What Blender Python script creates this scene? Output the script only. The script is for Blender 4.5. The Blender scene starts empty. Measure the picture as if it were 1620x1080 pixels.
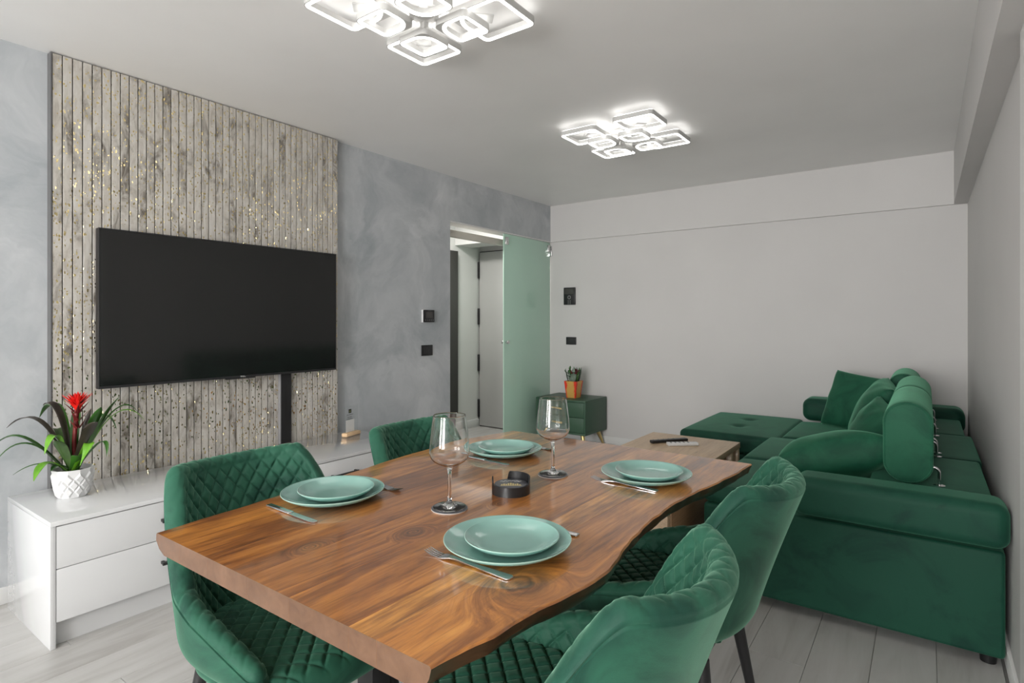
import bpy, bmesh, math, random
from mathutils import Vector, Matrix, Euler
C = bpy.context.scene.collection
S = bpy.context.scene
PI = math.pi
rnd = random.Random(7)

# ------------------------------------------------------------------ camera
FPX = 905.0
YAW = math.atan(655 / FPX)
cam_d = bpy.data.cameras.new('camera')
cam_d.sensor_fit = 'HORIZONTAL'
cam_d.sensor_width = 36.0
cam_d.lens = 36.0 * FPX / 1620
cam_d.shift_y = -33 / 1620
cam_d.clip_start = 0.02
cam = bpy.data.objects.new('camera', cam_d)
cam.location = (0, 0, 1.25)
cam.rotation_euler = (PI / 2, 0, YAW)
C.objects.link(cam)
S.camera = cam

# ------------------------------------------------------------------ world, lights, exposure
S.view_settings.view_transform = 'Standard'
S.view_settings.look = 'None'
S.view_settings.exposure = 0.08
S.view_settings.gamma = 1.0
S.view_settings.use_curve_mapping = False
world = bpy.data.worlds.new('sky')
S.world = world
world.use_nodes = True
world.node_tree.nodes['Background'].inputs[0].default_value = (0.80, 0.90, 1.0, 1)
world.node_tree.nodes['Background'].inputs[1].default_value = 0.9

ROOM_X0, ROOM_X1, ROOM_Y0, ROOM_Y1, ROOM_Z = -3.303, 0.245, -3.2, 5.303, 2.49


def area(name, loc, rot, sx, sy, watts, col):
    l = bpy.data.lights.new(name, 'AREA')
    l.shape = 'RECTANGLE'
    l.size, l.size_y = sx, sy
    l.energy = watts
    l.color = col
    o = bpy.data.objects.new(name, l)
    o.location = loc
    o.rotation_euler = rot
    C.objects.link(o)
    return o


# daylight entering by the two windows of the wall behind the camera
WINDOWS = [(-2.60, -1.50), (-1.15, 0.10)]
WZ0, WZ1 = 0.45, 2.3
DAY = [112.0, 188.0]
for (wa, wb), e in zip(WINDOWS, DAY):
    area('window_daylight', ((wa + wb) / 2, ROOM_Y0 - 0.30, (WZ0 + WZ1) / 2), (PI / 2, 0, 0), wb - wa, WZ1 - WZ0, e, (1.0, 0.985, 0.965))
area('hall_fill_light', (-3.85, 4.1, 2.38), (0, 0, 0), 0.25, 0.25, 20.0, (1.0, 0.97, 0.93))  # unseen fill light, added to brighten the hall
LED_STRENGTH = 5.5
UP_FILL = 4.5  # strength of the strips added to brighten the ceiling

# ------------------------------------------------------------------ helpers


def thing(name, label, cat, loc=(0, 0, 0), rz=0.0, group=None):
    o = bpy.data.objects.new(name, None)
    o.empty_display_size = 0.1
    C.objects.link(o)
    o.location = loc
    o.rotation_euler = (0, 0, rz)
    o['label'] = label
    o['category'] = cat
    if group:
        o['group'] = group
    return o


def tag(o, label, cat, group=None):
    o['label'] = label
    o['category'] = cat
    if group:
        o['group'] = group
    return o


def link(name, me, mats, parent=None, loc=None, rot=None):
    o = bpy.data.objects.new(name, me)
    C.objects.link(o)
    if not isinstance(mats, (list, tuple)):
        mats = [mats]
    if not me.materials:
        for m in mats:
            me.materials.append(m)
    if parent:
        o.parent = parent
    if loc is not None:
        o.location = loc
    if rot is not None:
        o.rotation_euler = rot
    return o


def shade(me, angle=35):
    for p in me.polygons:
        p.use_smooth = True
    if angle < 180:
        me.set_sharp_from_angle(angle=math.radians(angle))


def from_bm(name, bm, mats, parent=None, smooth=35, loc=None, rot=None):
    bmesh.ops.recalc_face_normals(bm, faces=bm.faces)
    me = bpy.data.meshes.new(name)
    bm.to_mesh(me)
    bm.free()
    if smooth:
        shade(me, smooth)
    return link(name, me, mats, parent, loc, rot)


def from_py(name, vs, fs, mats, parent=None, smooth=35, loc=None, rot=None, fm=None, recalc=True):
    me = bpy.data.meshes.new(name)
    me.from_pydata([tuple(v) for v in vs], [], fs)
    if fm:
        me.polygons.foreach_set('material_index', fm)
    if recalc:
        bm = bmesh.new()
        bm.from_mesh(me)
        bmesh.ops.recalc_face_normals(bm, faces=bm.faces)
        bm.to_mesh(me)
        bm.free()
    me.update()
    if smooth:
        shade(me, smooth)
    return link(name, me, mats, parent, loc, rot)


def add_box(bm, x0, x1, y0, y1, z0, z1, bev=0.0, seg=2, mat=0):
    r = bmesh.ops.create_cube(bm, size=1.0)
    vs = r['verts']
    for v in vs:
        v.co = Vector((x0 + (v.co.x + .5) * (x1 - x0), y0 + (v.co.y + .5) * (y1 - y0), z0 + (v.co.z + .5) * (z1 - z0)))
    fs = set(f for v in vs for f in v.link_faces)
    for f in fs:
        f.material_index = mat
    if bev > 0:
        es = list(set(e for v in vs for e in v.link_edges))
        b = bmesh.ops.bevel(bm, geom=es, offset=bev, segments=seg, affect='EDGES', profile=0.5)
        for f in b['faces']:
            f.material_index = mat


def box(name, x0, x1, y0, y1, z0, z1, m, parent=None, bev=0.0, seg=2, loc=None, rot=None):
    bm = bmesh.new()
    add_box(bm, x0, x1, y0, y1, z0, z1, bev, seg)
    return from_bm(name, bm, m, parent, 35 if bev else 0, loc, rot)


def boxes(name, bl, m, parent=None, bev=0.0, loc=None, rot=None):
    bm = bmesh.new()
    for b in bl:
        add_box(bm, *b, bev)
    return from_bm(name, bm, m, parent, 35 if bev else 0, loc, rot)


def lathe_data(prof, n=48, cap=False):
    vs, fs = [], []
    k = len(prof)
    for i in range(n):
        a = 2 * PI * i / n
        for r, z in prof:
            vs.append((r * math.cos(a), r * math.sin(a), z))
    for i in range(n):
        j = (i + 1) % n
        for q in range(k - 1):
            if prof[q][0] < 1e-6 and prof[q + 1][0] < 1e-6:
                continue
            fs.append((i * k + q, j * k + q, j * k + q + 1, i * k + q + 1))
    return vs, fs


def lathe(name, prof, m, parent=None, n=48, smooth=40, loc=None, rot=None):
    vs, fs = lathe_data(prof, n)
    me = bpy.data.meshes.new(name)
    me.from_pydata(vs, [], fs)
    bm = bmesh.new()
    bm.from_mesh(me)
    bmesh.ops.remove_doubles(bm, verts=bm.verts, dist=1e-6)
    bmesh.ops.dissolve_degenerate(bm, edges=bm.edges, dist=1e-7)
    bmesh.ops.recalc_face_normals(bm, faces=bm.faces)
    bm.to_mesh(me)
    bm.free()
    shade(me, smooth)
    return link(name, me, m, parent, loc, rot)


def add_tube(bm, pts, radii, n=12):
    pts = [Vector(p) for p in pts]
    if not isinstance(radii, (list, tuple)):
        radii = [radii] * len(pts)
    rings = []
    ref = None
    for i, p in enumerate(pts):
        t = (pts[min(i + 1, len(pts) - 1)] - pts[max(i - 1, 0)]).normalized()
        if ref is None:
            ref = Vector((0, 0, 1)) if abs(t.z) < .9 else Vector((1, 0, 0))
        a = (ref - t * ref.dot(t)).normalized()
        ref = a
        b = t.cross(a)
        rings.append([bm.verts.new(p + (a * math.cos(2 * PI * q / n) + b * math.sin(2 * PI * q / n)) * radii[i]) for q in range(n)])
    for i in range(len(rings) - 1):
        for q in range(n):
            bm.faces.new((rings[i][q], rings[i][(q + 1) % n], rings[i + 1][(q + 1) % n], rings[i + 1][q]))
    bm.faces.new(rings[0][::-1])
    bm.faces.new(rings[-1])


def tube(name, pts, radii, m, parent=None, n=12, loc=None, rot=None):
    bm = bmesh.new()
    add_tube(bm, pts, radii, n)
    return from_bm(name, bm, m, parent, 50, loc, rot)


def softbox(name, x0, x1, y0, y1, z0, z1, r, m, parent=None, puff=0.0, n=14, dents=(), round_axes='xyz'):
    """rounded upholstered block; puff lifts the middle of its top; dents are (x,y,depth,radius) button pits"""
    cx, cy, cz = (x0 + x1) / 2, (y0 + y1) / 2, (z0 + z1) / 2
    hx, hy, hz = (x1 - x0) / 2, (y1 - y0) / 2, (z1 - z0) / 2
    r = min(r, hx, hy, hz)
    bm = bmesh.new()

    def axis(h, k):
        # dense sampling close to the rounded ends
        out = []
        for i in range(6):
            out.append(-h + r * (1 - math.cos(PI / 2 * i / 6)) * 1.0)
        for i in range(k + 1):
            out.append(-(h - r) + 2 * (h - r) * i / k)
        for i in range(5, -1, -1):
            out.append(h - r * (1 - math.cos(PI / 2 * i / 6)))
        return out
    ax = [axis(hx, n), axis(hy, n), axis(hz, 3)]
    H = (hx, hy, hz)
    cache = {}

    def vert(p):
        key = tuple(round(c, 6) for c in p)
        if key in cache:
            return cache[key]
        inner = Vector([max(-(H[i] - r), min(H[i] - r, p[i])) for i in range(3)])
        d = Vector(p) - inner
        if d.length > 1e-9:
            # cube-to-sphere mapping inside the rounded border
            q = d / r
            x, y, z = q
            s = Vector((x * math.sqrt(max(0, 1 - y * y / 2 - z * z / 2 + y * y * z * z / 3)),
                        y * math.sqrt(max(0, 1 - z * z / 2 - x * x / 2 + z * z * x * x / 3)),
                        z * math.sqrt(max(0, 1 - x * x / 2 - y * y / 2 + x * x * y * y / 3))))
            co = inner + s * r
        else:
            co = inner
        if co.z > 0:
            w = max(0, 1 - (co.x / hx) ** 2) * max(0, 1 - (co.y / hy) ** 2)
            co.z += puff * w ** .6 * (co.z / hz)
            for dx, dy, dd, dr in dents:
                q2 = ((co.x + cx - dx) ** 2 + (co.y + cy - dy) ** 2) / dr ** 2
                co.z -= dd * math.exp(-q2 * 2.5)
        v = bm.verts.new((co.x + cx, co.y + cy, co.z + cz))
        cache[key] = v
        return v
    for a in range(3):
        b, c = (a + 1) % 3, (a + 2) % 3
        for sgn in (-1, 1):
            for i in range(len(ax[b]) - 1):
                for j in range(len(ax[c]) - 1):
                    q = []
                    for (ii, jj) in ((i, j), (i + 1, j), (i + 1, j + 1), (i, j + 1)):
                        p = [0, 0, 0]
                        p[a] = sgn * H[a]
                        p[b] = ax[b][ii]
                        p[c] = ax[c][jj]
                        q.append(vert(p))
                    if len(set(q)) > 2:
                        try:
                            bm.faces.new(list(dict.fromkeys(q)))
                        except ValueError:
                            pass
    return from_bm(name, bm, m, parent, 180)


# ------------------------------------------------------------------ materials


class N:
    def __init__(self, name):
        self.m = bpy.data.materials.new(name)
        self.m.use_nodes = True
        self.t = self.m.node_tree
        self.b = self.t.nodes['Principled BSDF']
        self.out = self.t.nodes['Material Output']

    def n(self, typ, **kw):
        o = self.t.nodes.new('ShaderNode' + typ)
        for k, v in kw.items():
            if k.startswith('i_'):
                key = k[2:].replace('_', ' ')
                o.inputs[key].default_value = v
            else:
                setattr(o, k, v)
        return o

    def l(self, a, ao, b, bi):
        self.t.links.new(a.outputs[ao], b.inputs[bi])

    def coords(self, scale=(1, 1, 1), src='Object', rot=(0, 0, 0)):
        mp = self.n('Mapping')
        mp.inputs['Scale'].default_value = scale
        mp.inputs['Rotation'].default_value = rot
        if src == 'World':
            g = self.n('NewGeometry')
            self.l(g, 'Position', mp, 'Vector')
        else:
            g = self.n('TexCoord')
            self.l(g, src, mp, 'Vector')
        return mp

    def noise(self, mp, scale, detail=4, rough=.55, dist=0.0):
        t = self.n('TexNoise')
        t.inputs['Scale'].default_value = scale
        t.inputs['Detail'].default_value = detail
        t.inputs['Roughness'].default_value = rough
        t.inputs['Distortion'].default_value = dist
        if mp:
            self.l(mp, 0, t, 'Vector')
        return t

    def ramp(self, src, so, stops):
        r = self.n('ValToRGB')
        e = r.color_ramp.elements
        while len(e) < len(stops):
            e.new(.5)
        for i, (p, c) in enumerate(stops):
            e[i].position = p
            e[i].color = (*c, 1) if len(c) == 3 else c
        self.l(src, so, r, 'Fac')
        return r

    def bump(self, src, so, strength=.2, dist=.01):
        b = self.n('Bump')
        b.inputs['Strength'].default_value = strength
        b.inputs['Distance'].default_value = dist
        self.l(src, so, b, 'Height')
        self.l(b, 'Normal', self.b, 'Normal')
        return b

    def set(self, **kw):
        for k, v in kw.items():
            self.b.inputs[k.replace('_', ' ')].default_value = v
        return self


def g3(v):
    return (v, v, v)


def simple(name, col, rough=.5, metal=0.0, **kw):
    k = N(name)
    k.set(Base_Color=(*col, 1), Roughness=rough, Metallic=metal, **kw)
    # faint irregularity of the finish
    t = k.noise(k.coords(), 35, 3)
    mr = k.n('MapRange')
    mr.inputs['To Min'].default_value = max(0.0, rough - .04)
    mr.inputs['To Max'].default_value = min(1.0, rough + .04)
    k.l(t, 'Fac', mr, 'Value')
    k.l(mr, 'Result', k.b, 'Roughness')
    return k.m


def paint(name, col, rough=.7):
    k = N(name)
    mp = k.coords(src='World')
    t = k.noise(mp, 1.2, 3)
    c2 = tuple(min(1, c * 1.03) for c in col)
    c1 = tuple(c * .97 for c in col)
    r = k.ramp(t, 'Fac', [(.3, c1), (.7, c2)])
    k.l(r, 'Color', k.b, 'Base Color')
    f = k.noise(mp, 180, 2)
    k.bump(f, 'Fac', .04, .003)
    k.set(Roughness=rough)
    return k.m


M = {}
M['white_wall'] = paint('white_wall_paint', (.665, .65, .64))
M['ceiling'] = paint('ceiling_satin', (.88, .872, .86), .45)
M['white_trim'] = paint('white_trim_paint', (.78, .78, .77), .45)
M['hall_white'] = paint('hall_white_paint', (.74, .74, .72))


def mk_plaster():
    k = N('venetian_plaster_grey')
    mp = k.coords(src='World')
    w = k.noise(mp, 1.3, 5, .6, .8)
    mixv = k.n('VectorMath', operation='MULTIPLY_ADD')
    k.l(w, 'Color', mixv, 0)
    mixv.inputs[1].default_value = (.55, .55, .55)
    k.l(mp, 0, mixv, 2)
    a = k.noise(None, 2.1, 8, .62, .6)
    k.l(mixv, 'Vector', a, 'Vector')
    r = k.ramp(a, 'Fac', [(.28, (.34, .372, .395)), (.44, (.44, .468, .488)), (.58, (.53, .552, .57)), (.76, (.66, .675, .69))])
    k.l(r, 'Color', k.b, 'Base Color')
    rr = k.ramp(a, 'Fac', [(.3, g3(.5)), (.7, g3(.32))])
    k.l(rr, 'Color', k.b, 'Roughness')
    k.bump(a, 'Fac', .12, .01)
    k.set(Specular_IOR_Level=.4)
    return k.m


M['plaster'] = mk_plaster()


def mk_slat():
    k = N('marbled_slat_gold_fleck')
    g = k.n('NewGeometry')
    oi = k.n('ObjectInfo')
    # marbling, shifted for each slat
    sh = k.n('VectorMath', operation='MULTIPLY_ADD')
    k.l(oi, 'Random', sh, 0)
    sh.inputs[1].default_value = (7, 5, 11)
    k.l(g, 'Position', sh, 2)
    mp = k.n('Mapping')
    mp.inputs['Scale'].default_value = (3, 3.2, 1.25)
    mp.inputs['Rotation'].default_value = (.5, 0, 0)
    k.l(sh, 'Vector', mp, 'Vector')
    a = k.noise(mp, 1.25, 6, .62, 1.5)
    b = k.noise(mp, 5.0, 6, .65, 2.2)
    base = k.ramp(b, 'Fac', [(.3, (.41, .375, .325)), (.5, (.54, .51, .46)), (.72, (.62, .60, .565))])
    vein = k.ramp(a, 'Fac', [(.50, g3(0)), (.64, g3(1))])
    fine = k.ramp(b, 'Fac', [(.38, g3(1)), (.62, g3(.15))])
    mul = k.n('Math', operation='MULTIPLY')
    k.l(vein, 'Color', mul, 0)
    k.l(fine, 'Color', mul, 1)
    mul2 = k.n('Math', operation='MULTIPLY')
    k.l(mul, 0, mul2, 0)
    mul2.inputs[1].default_value = .9
    mx = k.n('MixRGB')
    k.l(mul2, 0, mx, 'Fac')
    k.l(base, 'Color', mx, 'Color1')
    mx.inputs['Color2'].default_value = (.095, .08, .063, 1)
    # gold leaf flecks
    fm = k.n('Mapping')
    fm.inputs['Scale'].default_value = (1, 1, .62)
    fm.inputs['Rotation'].default_value = (.35, 0, 0)
    k.l(g, 'Position', fm, 'Vector')
    dn = k.noise(fm, 60, 2)
    dv = k.n('VectorMath', operation='MULTIPLY_ADD')
    k.l(dn, 'Color', dv, 0)
    dv.inputs[1].default_value = (.018, .018, .018)
    k.l(fm, 0, dv, 2)
    vo = k.n('TexVoronoi')
    vo.inputs['Scale'].default_value = 88
    k.l(dv, 'Vector', vo, 'Vector')
    d = k.n('Math', operation='LESS_THAN')
    k.l(vo, 'Distance', d, 0)
    d.inputs[1].default_value = .35
    sx = k.n('SeparateXYZ')
    k.l(vo, 'Color', sx, 0)
    cl = k.noise(None, 4.0, 3)
    k.l(g, 'Position', cl, 'Vector')
    th = k.n('MapRange')
    k.l(cl, 'Fac', th, 'Value')
    th.inputs['From Min'].default_value = .35
    th.inputs['From Max'].default_value = .65
    th.inputs['To Min'].default_value = .10
    th.inputs['To Max'].default_value = .80
    s = k.n('Math', operation='LESS_THAN')
    k.l(sx, 0, s, 0)
    k.l(th, 'Result', s, 1)
    f = k.n('Math', operation='MULTIPLY')
    k.l(d, 0, f, 0)
    k.l(s, 0, f, 1)
    mg = k.n('MixRGB')
    k.l(f, 0, mg, 'Fac')
    k.l(mx, 'Color', mg, 'Color1')
    mg.inputs['Color2'].default_value = (.93, .77, .40, 1)
    k.l(mg, 'Color', k.b, 'Base Color')
    k.l(f, 0, k.b, 'Metallic')
    ro = k.n('MapRange')
    k.l(f, 0, ro, 'Value')
    ro.inputs['To Min'].default_value = .5
    ro.inputs['To Max'].default_value = .13
    k.l(ro, 'Result', k.b, 'Roughness')
    # every fleck of leaf lies at its own slight tilt
    tl = k.n('VectorMath', operation='SUBTRACT')
    k.l(vo, 'Color', tl, 0)
    tl.inputs[1].default_value = (.5, .5, .5)
    ts = k.n('VectorMath', operation='SCALE')
    k.l(tl, 0, ts, 0)
    tf = k.n('Math', operation='MULTIPLY')
    k.l(f, 0, tf, 0)
    tf.inputs[1].default_value = .13
    k.l(tf, 0, ts, 'Scale')
    tn2 = k.n('VectorMath', operation='ADD')
    k.l(g, 'Normal', tn2, 0)
    k.l(ts, 0, tn2, 1)
    tz = k.n('VectorMath', operation='NORMALIZE')
    k.l(tn2, 0, tz, 0)
    k.l(tz, 0, k.b, 'Normal')
    return k.m


M['slat'] = mk_slat()
M['slat_backing'] = simple('slat_backing_felt', (.035, .033, .03), .9)
M['black_plastic'] = simple('black_plastic', (.012, .012, .013), .35)
M['black_metal'] = simple('black_powdercoat', (.016, .016, .017), .4)
M['dark_grey'] = simple('anthracite_door', (.055, .054, .05), .5)
M['white_gloss'] = simple('white_gloss_lacquer', (.69, .695, .70), .12, Coat_Weight=.6, Coat_Roughness=.04)
M['white_plastic'] = simple('white_plastic', (.8, .8, .8), .35)
M['chrome'] = simple('chrome', (.82, .82, .83), .08, 1.0)
M['steel'] = simple('brushed_steel', (.62, .62, .62), .2, 1.0)
M['gold'] = simple('brass_gold', (.80, .62, .28), .3, 1.0)
M['teal'] = simple('mint_stoneware_glaze', (.25, .46, .405), .2, Coat_Weight=.8, Coat_Roughness=.05)
M['teal_rim'] = simple('mint_stoneware_rim', (.40, .60, .52), .3)
M['ns_green'] = simple('nightstand_green_lacquer', (.030, .085, .047), .42)
M['pot_white'] = simple('white_ceramic', (.74, .74, .74), .4)
M['soil'] = simple('soil', (.03, .02, .013), .95)
M['tv_screen'] = simple('tv_screen_glass', (.012, .0125, .0125), .10, Specular_IOR_Level=.75)
M['lamp_metal'] = simple('lamp_white_metal', (.55, .545, .53), .35)
M['lamp_plate'] = simple('lamp_grey_plate', (.62, .615, .60), .45)
M['coaster'] = simple('coaster_dark_print', (.085, .088, .10), .35)
M['coaster_edge'] = simple('coaster_cork_edge', (.62, .60, .56), .6)
M['gold_ink'] = simple('gold_print', (.62, .50, .22), .45)
M['white_ink'] = simple('white_print', (.8, .8, .78), .5)
M['grey_ink'] = simple('grey_print', (.10, .10, .10), .6)
M['black_ink'] = simple('black_print', (.015, .017, .012), .5)
M['green_ink'] = simple('olive_print', (.16, .18, .06), .5)
M['lcd'] = simple('display_dark', (.055, .052, .048), .2)
M['grey_mark'] = simple('grey_mark', (.22, .22, .22), .5)


def emis(name, col, st):
    k = N(name)
    k.set(Base_Color=(.9, .9, .9, 1), Roughness=.4, Emission_Color=(*col, 1), Emission_Strength=st)
    return k.m


M['led'] = emis('led_acrylic_diffuser', (1.0, .985, .96), LED_STRENGTH)
M['up_fill'] = emis('up_fill_glow', (1.0, .985, .96), UP_FILL)  # added glow for the ceiling, not a visible lamp part


def mk_velvet(name, dark, mid, sheen, sw=.55):
    k = N(name)
    mp = k.coords(src='Object')
    a = k.noise(mp, 4.6, 5, .62, 1.2)
    r = k.ramp(a, 'Fac', [(.36, dark), (.54, mid)])
    k.l(r, 'Color', k.b, 'Base Color')
    f = k.noise(mp, 420, 2)
    k.bump(f, 'Fac', .10, .002)
    k.set(Roughness=.62, Sheen_Weight=sw, Sheen_Roughness=.38, Sheen_Tint=(*sheen, 1), Specular_IOR_Level=.25)
    return k.m


M['velvet_chair'] = mk_velvet('emerald_velvet_chair', (.007, .048, .032), (.022, .104, .064), (.42, .78, .56), .6)
M['velvet_sofa'] = mk_velvet('emerald_velvet_sofa', (.004, .042, .027), (.008, .064, .038), (.22, .66, .42), .38)
M['velvet_cushion'] = mk_velvet('emerald_velvet_cushion', (.007, .070, .038), (.013, .105, .055), (.26, .74, .46), .48)


def mk_wood(name, cols, tint, seed, knots=(), rough=.2, grain=1.0, coat=.5, pores=.8, mottle=0.0):
    k = N(name)
    mp = k.coords(src='World')
    off = k.n('VectorMath', operation='ADD')
    k.l(mp, 0, off, 0)
    off.inputs[1].default_value = (seed * 3.17, seed * 7.31, seed * 1.7)
    src, so = off, 'Vector'
    sw = None
    for (kx, ky, kr) in knots:
        # grain bows around a knot
        sub = k.n('VectorMath', operation='SUBTRACT')
        k.l(mp, 0, sub, 0)
        sub.inputs[1].default_value = (kx, ky, .765)
        sc = k.n('VectorMath', operation='MULTIPLY')
        k.l(sub, 0, sc, 0)
        sc.inputs[1].default_value = (1.0, .72, .15)
        ln = k.n('VectorMath', operation='LENGTH')
        k.l(sc, 0, ln, 0)
        fall = k.n('MapRange', interpolation_type='SMOOTHSTEP')
        k.l(ln, 'Value', fall, 'Value')
        fall.inputs['From Min'].default_value = 0
        fall.inputs['From Max'].default_value = kr * 4.2
        fall.inputs['To Min'].default_value = 1
        fall.inputs['To Max'].default_value = 0
        if sw is None:
            sw = (fall, ln, kr)
            mxk = fall
        else:
            mxk2 = k.n('Math', operation='MAXIMUM')
            k.l(mxk, 0, mxk2, 0)
            k.l(fall, 0, mxk2, 1)
            mxk = mxk2
    m2 = k.n('Mapping')
    m2.inputs['Scale'].default_value = (9 * grain, .75 * grain, 9 * grain)
    k.l(src, so, m2, 'Vector')
    vec, vo_ = m2, 'Vector'
    if sw:
        ad = k.n('VectorMath', operation='MULTIPLY_ADD')
        k.l(mxk, 0, ad, 0)
        ad.inputs[1].default_value = (1.3, .35, 0)
        k.l(m2, 'Vector', ad, 2)
        vec, vo_ = ad, 'Vector'
    big = k.noise(None, .9, 4, .55, 1.1)
    k.l(vec, vo_, big, 'Vector')
    fine = k.noise(None, 7.0, 6, .62, .8)
    k.l(vec, vo_, fine, 'Vector')
    mix = k.n('MixRGB')
    mix.inputs['Fac'].default_value = .42
    k.l(big, 'Fac', mix, 'Color1')
    k.l(fine, 'Fac', mix, 'Color2')
    r = k.ramp(mix, 'Color', [(.30, cols[0]), (.44, cols[1]), (.56, cols[2]), (.70, cols[3])])
    # fine dark pores along the grain
    mpz = k.n('Mapping')
    mpz.inputs['Scale'].default_value = (260, 9, 260)
    k.l(src, so, mpz, 'Vector')
    po = k.noise(mpz, 1.0, 2)
    pr = k.ramp(po, 'Fac', [(.56, g3(1.0)), (.72, g3(.62))])
    mu = k.n('MixRGB', blend_type='MULTIPLY')
    mu.inputs['Fac'].default_value = pores
    k.l(r, 'Color', mu, 'Color1')
    k.l(pr, 'Color', mu, 'Color2')
    cur = mu
    if mottle:
        mm = k.n('Mapping')
        mm.inputs['Scale'].default_value = (3.6, 1.5, 1)
        k.l(src, so, mm, 'Vector')
        mo = k.noise(mm, 1.6, 5, .6, 1.6)
        mr = k.ramp(mo, 'Fac', [(.30, (.50, .42, .36)), (.48, (.92, .90, .86)), (.68, (1.12, 1.14, 1.12))])
        mb = k.n('MixRGB', blend_type='MULTIPLY')
        mb.inputs['Fac'].default_value = mottle
        k.l(mu, 'Color', mb, 'Color1')
        k.l(mr, 'Color', mb, 'Color2')
        cur = mb
    for (kx, ky, kr) in knots:
        sub = k.n('VectorMath', operation='SUBTRACT')
        k.l(mp, 0, sub, 0)
        sub.inputs[1].default_value = (kx, ky, .765)
        sc = k.n('VectorMath', operation='MULTIPLY')
        k.l(sub, 0, sc, 0)
        sc.inputs[1].default_value = (1.0, .78, .1)
        wn = k.noise(mp, 22, 3)
        wv = k.n('VectorMath', operation='MULTIPLY_ADD')
        k.l(wn, 'Color', wv, 0)
        wv.inputs[1].default_value = (kr * .7, kr * .7, 0)
        k.l(sc, 0, wv, 2)
        su2 = k.n('VectorMath', operation='SUBTRACT')
        k.l(wv, 0, su2, 0)
        su2.inputs[1].default_value = (kr * .35, kr * .35, 0)
        ln = k.n('VectorMath', operation='LENGTH')
        k.l(su2, 0, ln, 0)
        dv = k.n('Math', operation='DIVIDE')
        k.l(ln, 'Value', dv, 0)
        dv.inputs[1].default_value = kr * 2.4
        kc = k.ramp(dv, 0, [(.0, g3(.40)), (.22, g3(.85)), (.34, g3(.28)), (.44, g3(.95)), (.55, g3(.55)), (1.0, g3(1))])
        mk = k.n('MixRGB', blend_type='MULTIPLY')
        mk.inputs['Fac'].default_value = 1
        k.l(cur, 'Color', mk, 'Color1')
        k.l(kc, 'Color', mk, 'Color2')
        cur = mk
    tn = k.n('MixRGB', blend_type='MULTIPLY')
    tn.inputs['Fac'].default_value = 1
    k.l(cur, 'Color', tn, 'Color1')
    tn.inputs['Color2'].default_value = (*tint, 1)
    k.l(tn, 'Color', k.b, 'Base Color')
    k.bump(mix, 'Color', .03, .004)
    k.set(Roughness=rough, Coat_Weight=coat, Coat_Roughness=.05)
    return k.m


WAL = [(.080, .026, .008), (.30, .110, .026), (.60, .255, .060), (.84, .43, .125)]
OAK = [(.50, .335, .195), (.65, .46, .29), (.73, .54, .355), (.79, .61, .42)]
M['oak'] = mk_wood('light_oak_veneer', OAK, (1, 1, 1), 3.3, rough=.42, coat=.1)
M['oak_dark'] = mk_wood('darker_oak_veneer', OAK, (.62, .52, .44), 5.1, rough=.45, coat=.1)  # same oak colours with a darker tint
M['pale_wood'] = mk_wood('pale_beech', OAK, (1.25, 1.2, 1.1), 8.2, rough=.5, coat=0)


def mk_floor():
    k = N('pale_grey_oak_laminate')
    g = k.n('NewGeometry')
    oi = k.n('ObjectInfo')
    sh = k.n('VectorMath', operation='MULTIPLY_ADD')
    k.l(oi, 'Random', sh, 0)
    sh.inputs[1].default_value = (13, 37, 5)
    k.l(g, 'Position', sh, 2)
    mp = k.n('Mapping')
    mp.inputs['Scale'].default_value = (8, .9, 1)
    k.l(sh, 0, mp, 'Vector')
    a = k.noise(mp, 1.0, 6, .6, 1.4)
    r = k.ramp(a, 'Fac', [(.3, (.41, .395, .375)), (.5, (.52, .51, .49)), (.72, (.58, .57, .555))])
    k.l(r, 'Color', k.b, 'Base Color')
    k.bump(a, 'Fac', .03, .004)
    k.set(Roughness=.3)
    return k.m


M['floor'] = mk_floor()
M['floor_gap'] = simple('floor_joint', (.30, .29, .275), .8)


def mk_glass(name='clear_glass', col=(1, 1, 1)):
    k = N(name)
    k.set(Base_Color=(*col, 1), Roughness=0.0, IOR=1.48, Transmission_Weight=1.0)
    return k.m


M['glass'] = mk_glass()


def mk_pane():
    k = N('window_pane')
    tr = k.n('BsdfTransparent')
    gl = k.n('BsdfGlossy')
    gl.inputs['Roughness'].default_value = .02
    mx = k.n('MixShader')
    mx.inputs['Fac'].default_value = .06
    k.l(tr, 0, mx, 1)
    k.l(gl, 0, mx, 2)
    k.l(mx, 0, k.out, 'Surface')
    return k.m


M['pane'] = mk_pane()


def mk_acrylic():
    k = N('clear_acrylic')
    tr = k.n('BsdfTransparent')
    tr.inputs['Color'].default_value = (.94, .95, .95, 1)
    gl = k.n('BsdfGlossy')
    gl.inputs['Roughness'].default_value = .06
    mx = k.n('MixShader')
    mx.inputs['Fac'].default_value = .07
    k.l(tr, 0, mx, 1)
    k.l(gl, 0, mx, 2)
    k.l(mx, 0, k.out, 'Surface')
    return k.m


M['acrylic'] = mk_acrylic()


def mk_frosted():
    k = N('frosted_green_glass')
    k.set(Base_Color=(.56, .80, .67, 1), Roughness=.4, Transmission_Weight=.15, IOR=1.1, Coat_Weight=1.0, Coat_Roughness=.02, Coat_IOR=1.5)
    return k.m


M['frosted'] = mk_frosted()


def mk_leaf(name, c1, c2):
    k = N(name)
    mp = k.coords((1, 1, 1), 'World')
    a = k.noise(mp, 14, 4)
    r = k.ramp(a, 'Fac', [(.35, c1), (.65, c2)])
    k.l(r, 'Color', k.b, 'Base Color')
    k.set(Roughness=.32, Subsurface_Weight=.0)
    return k.m


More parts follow.
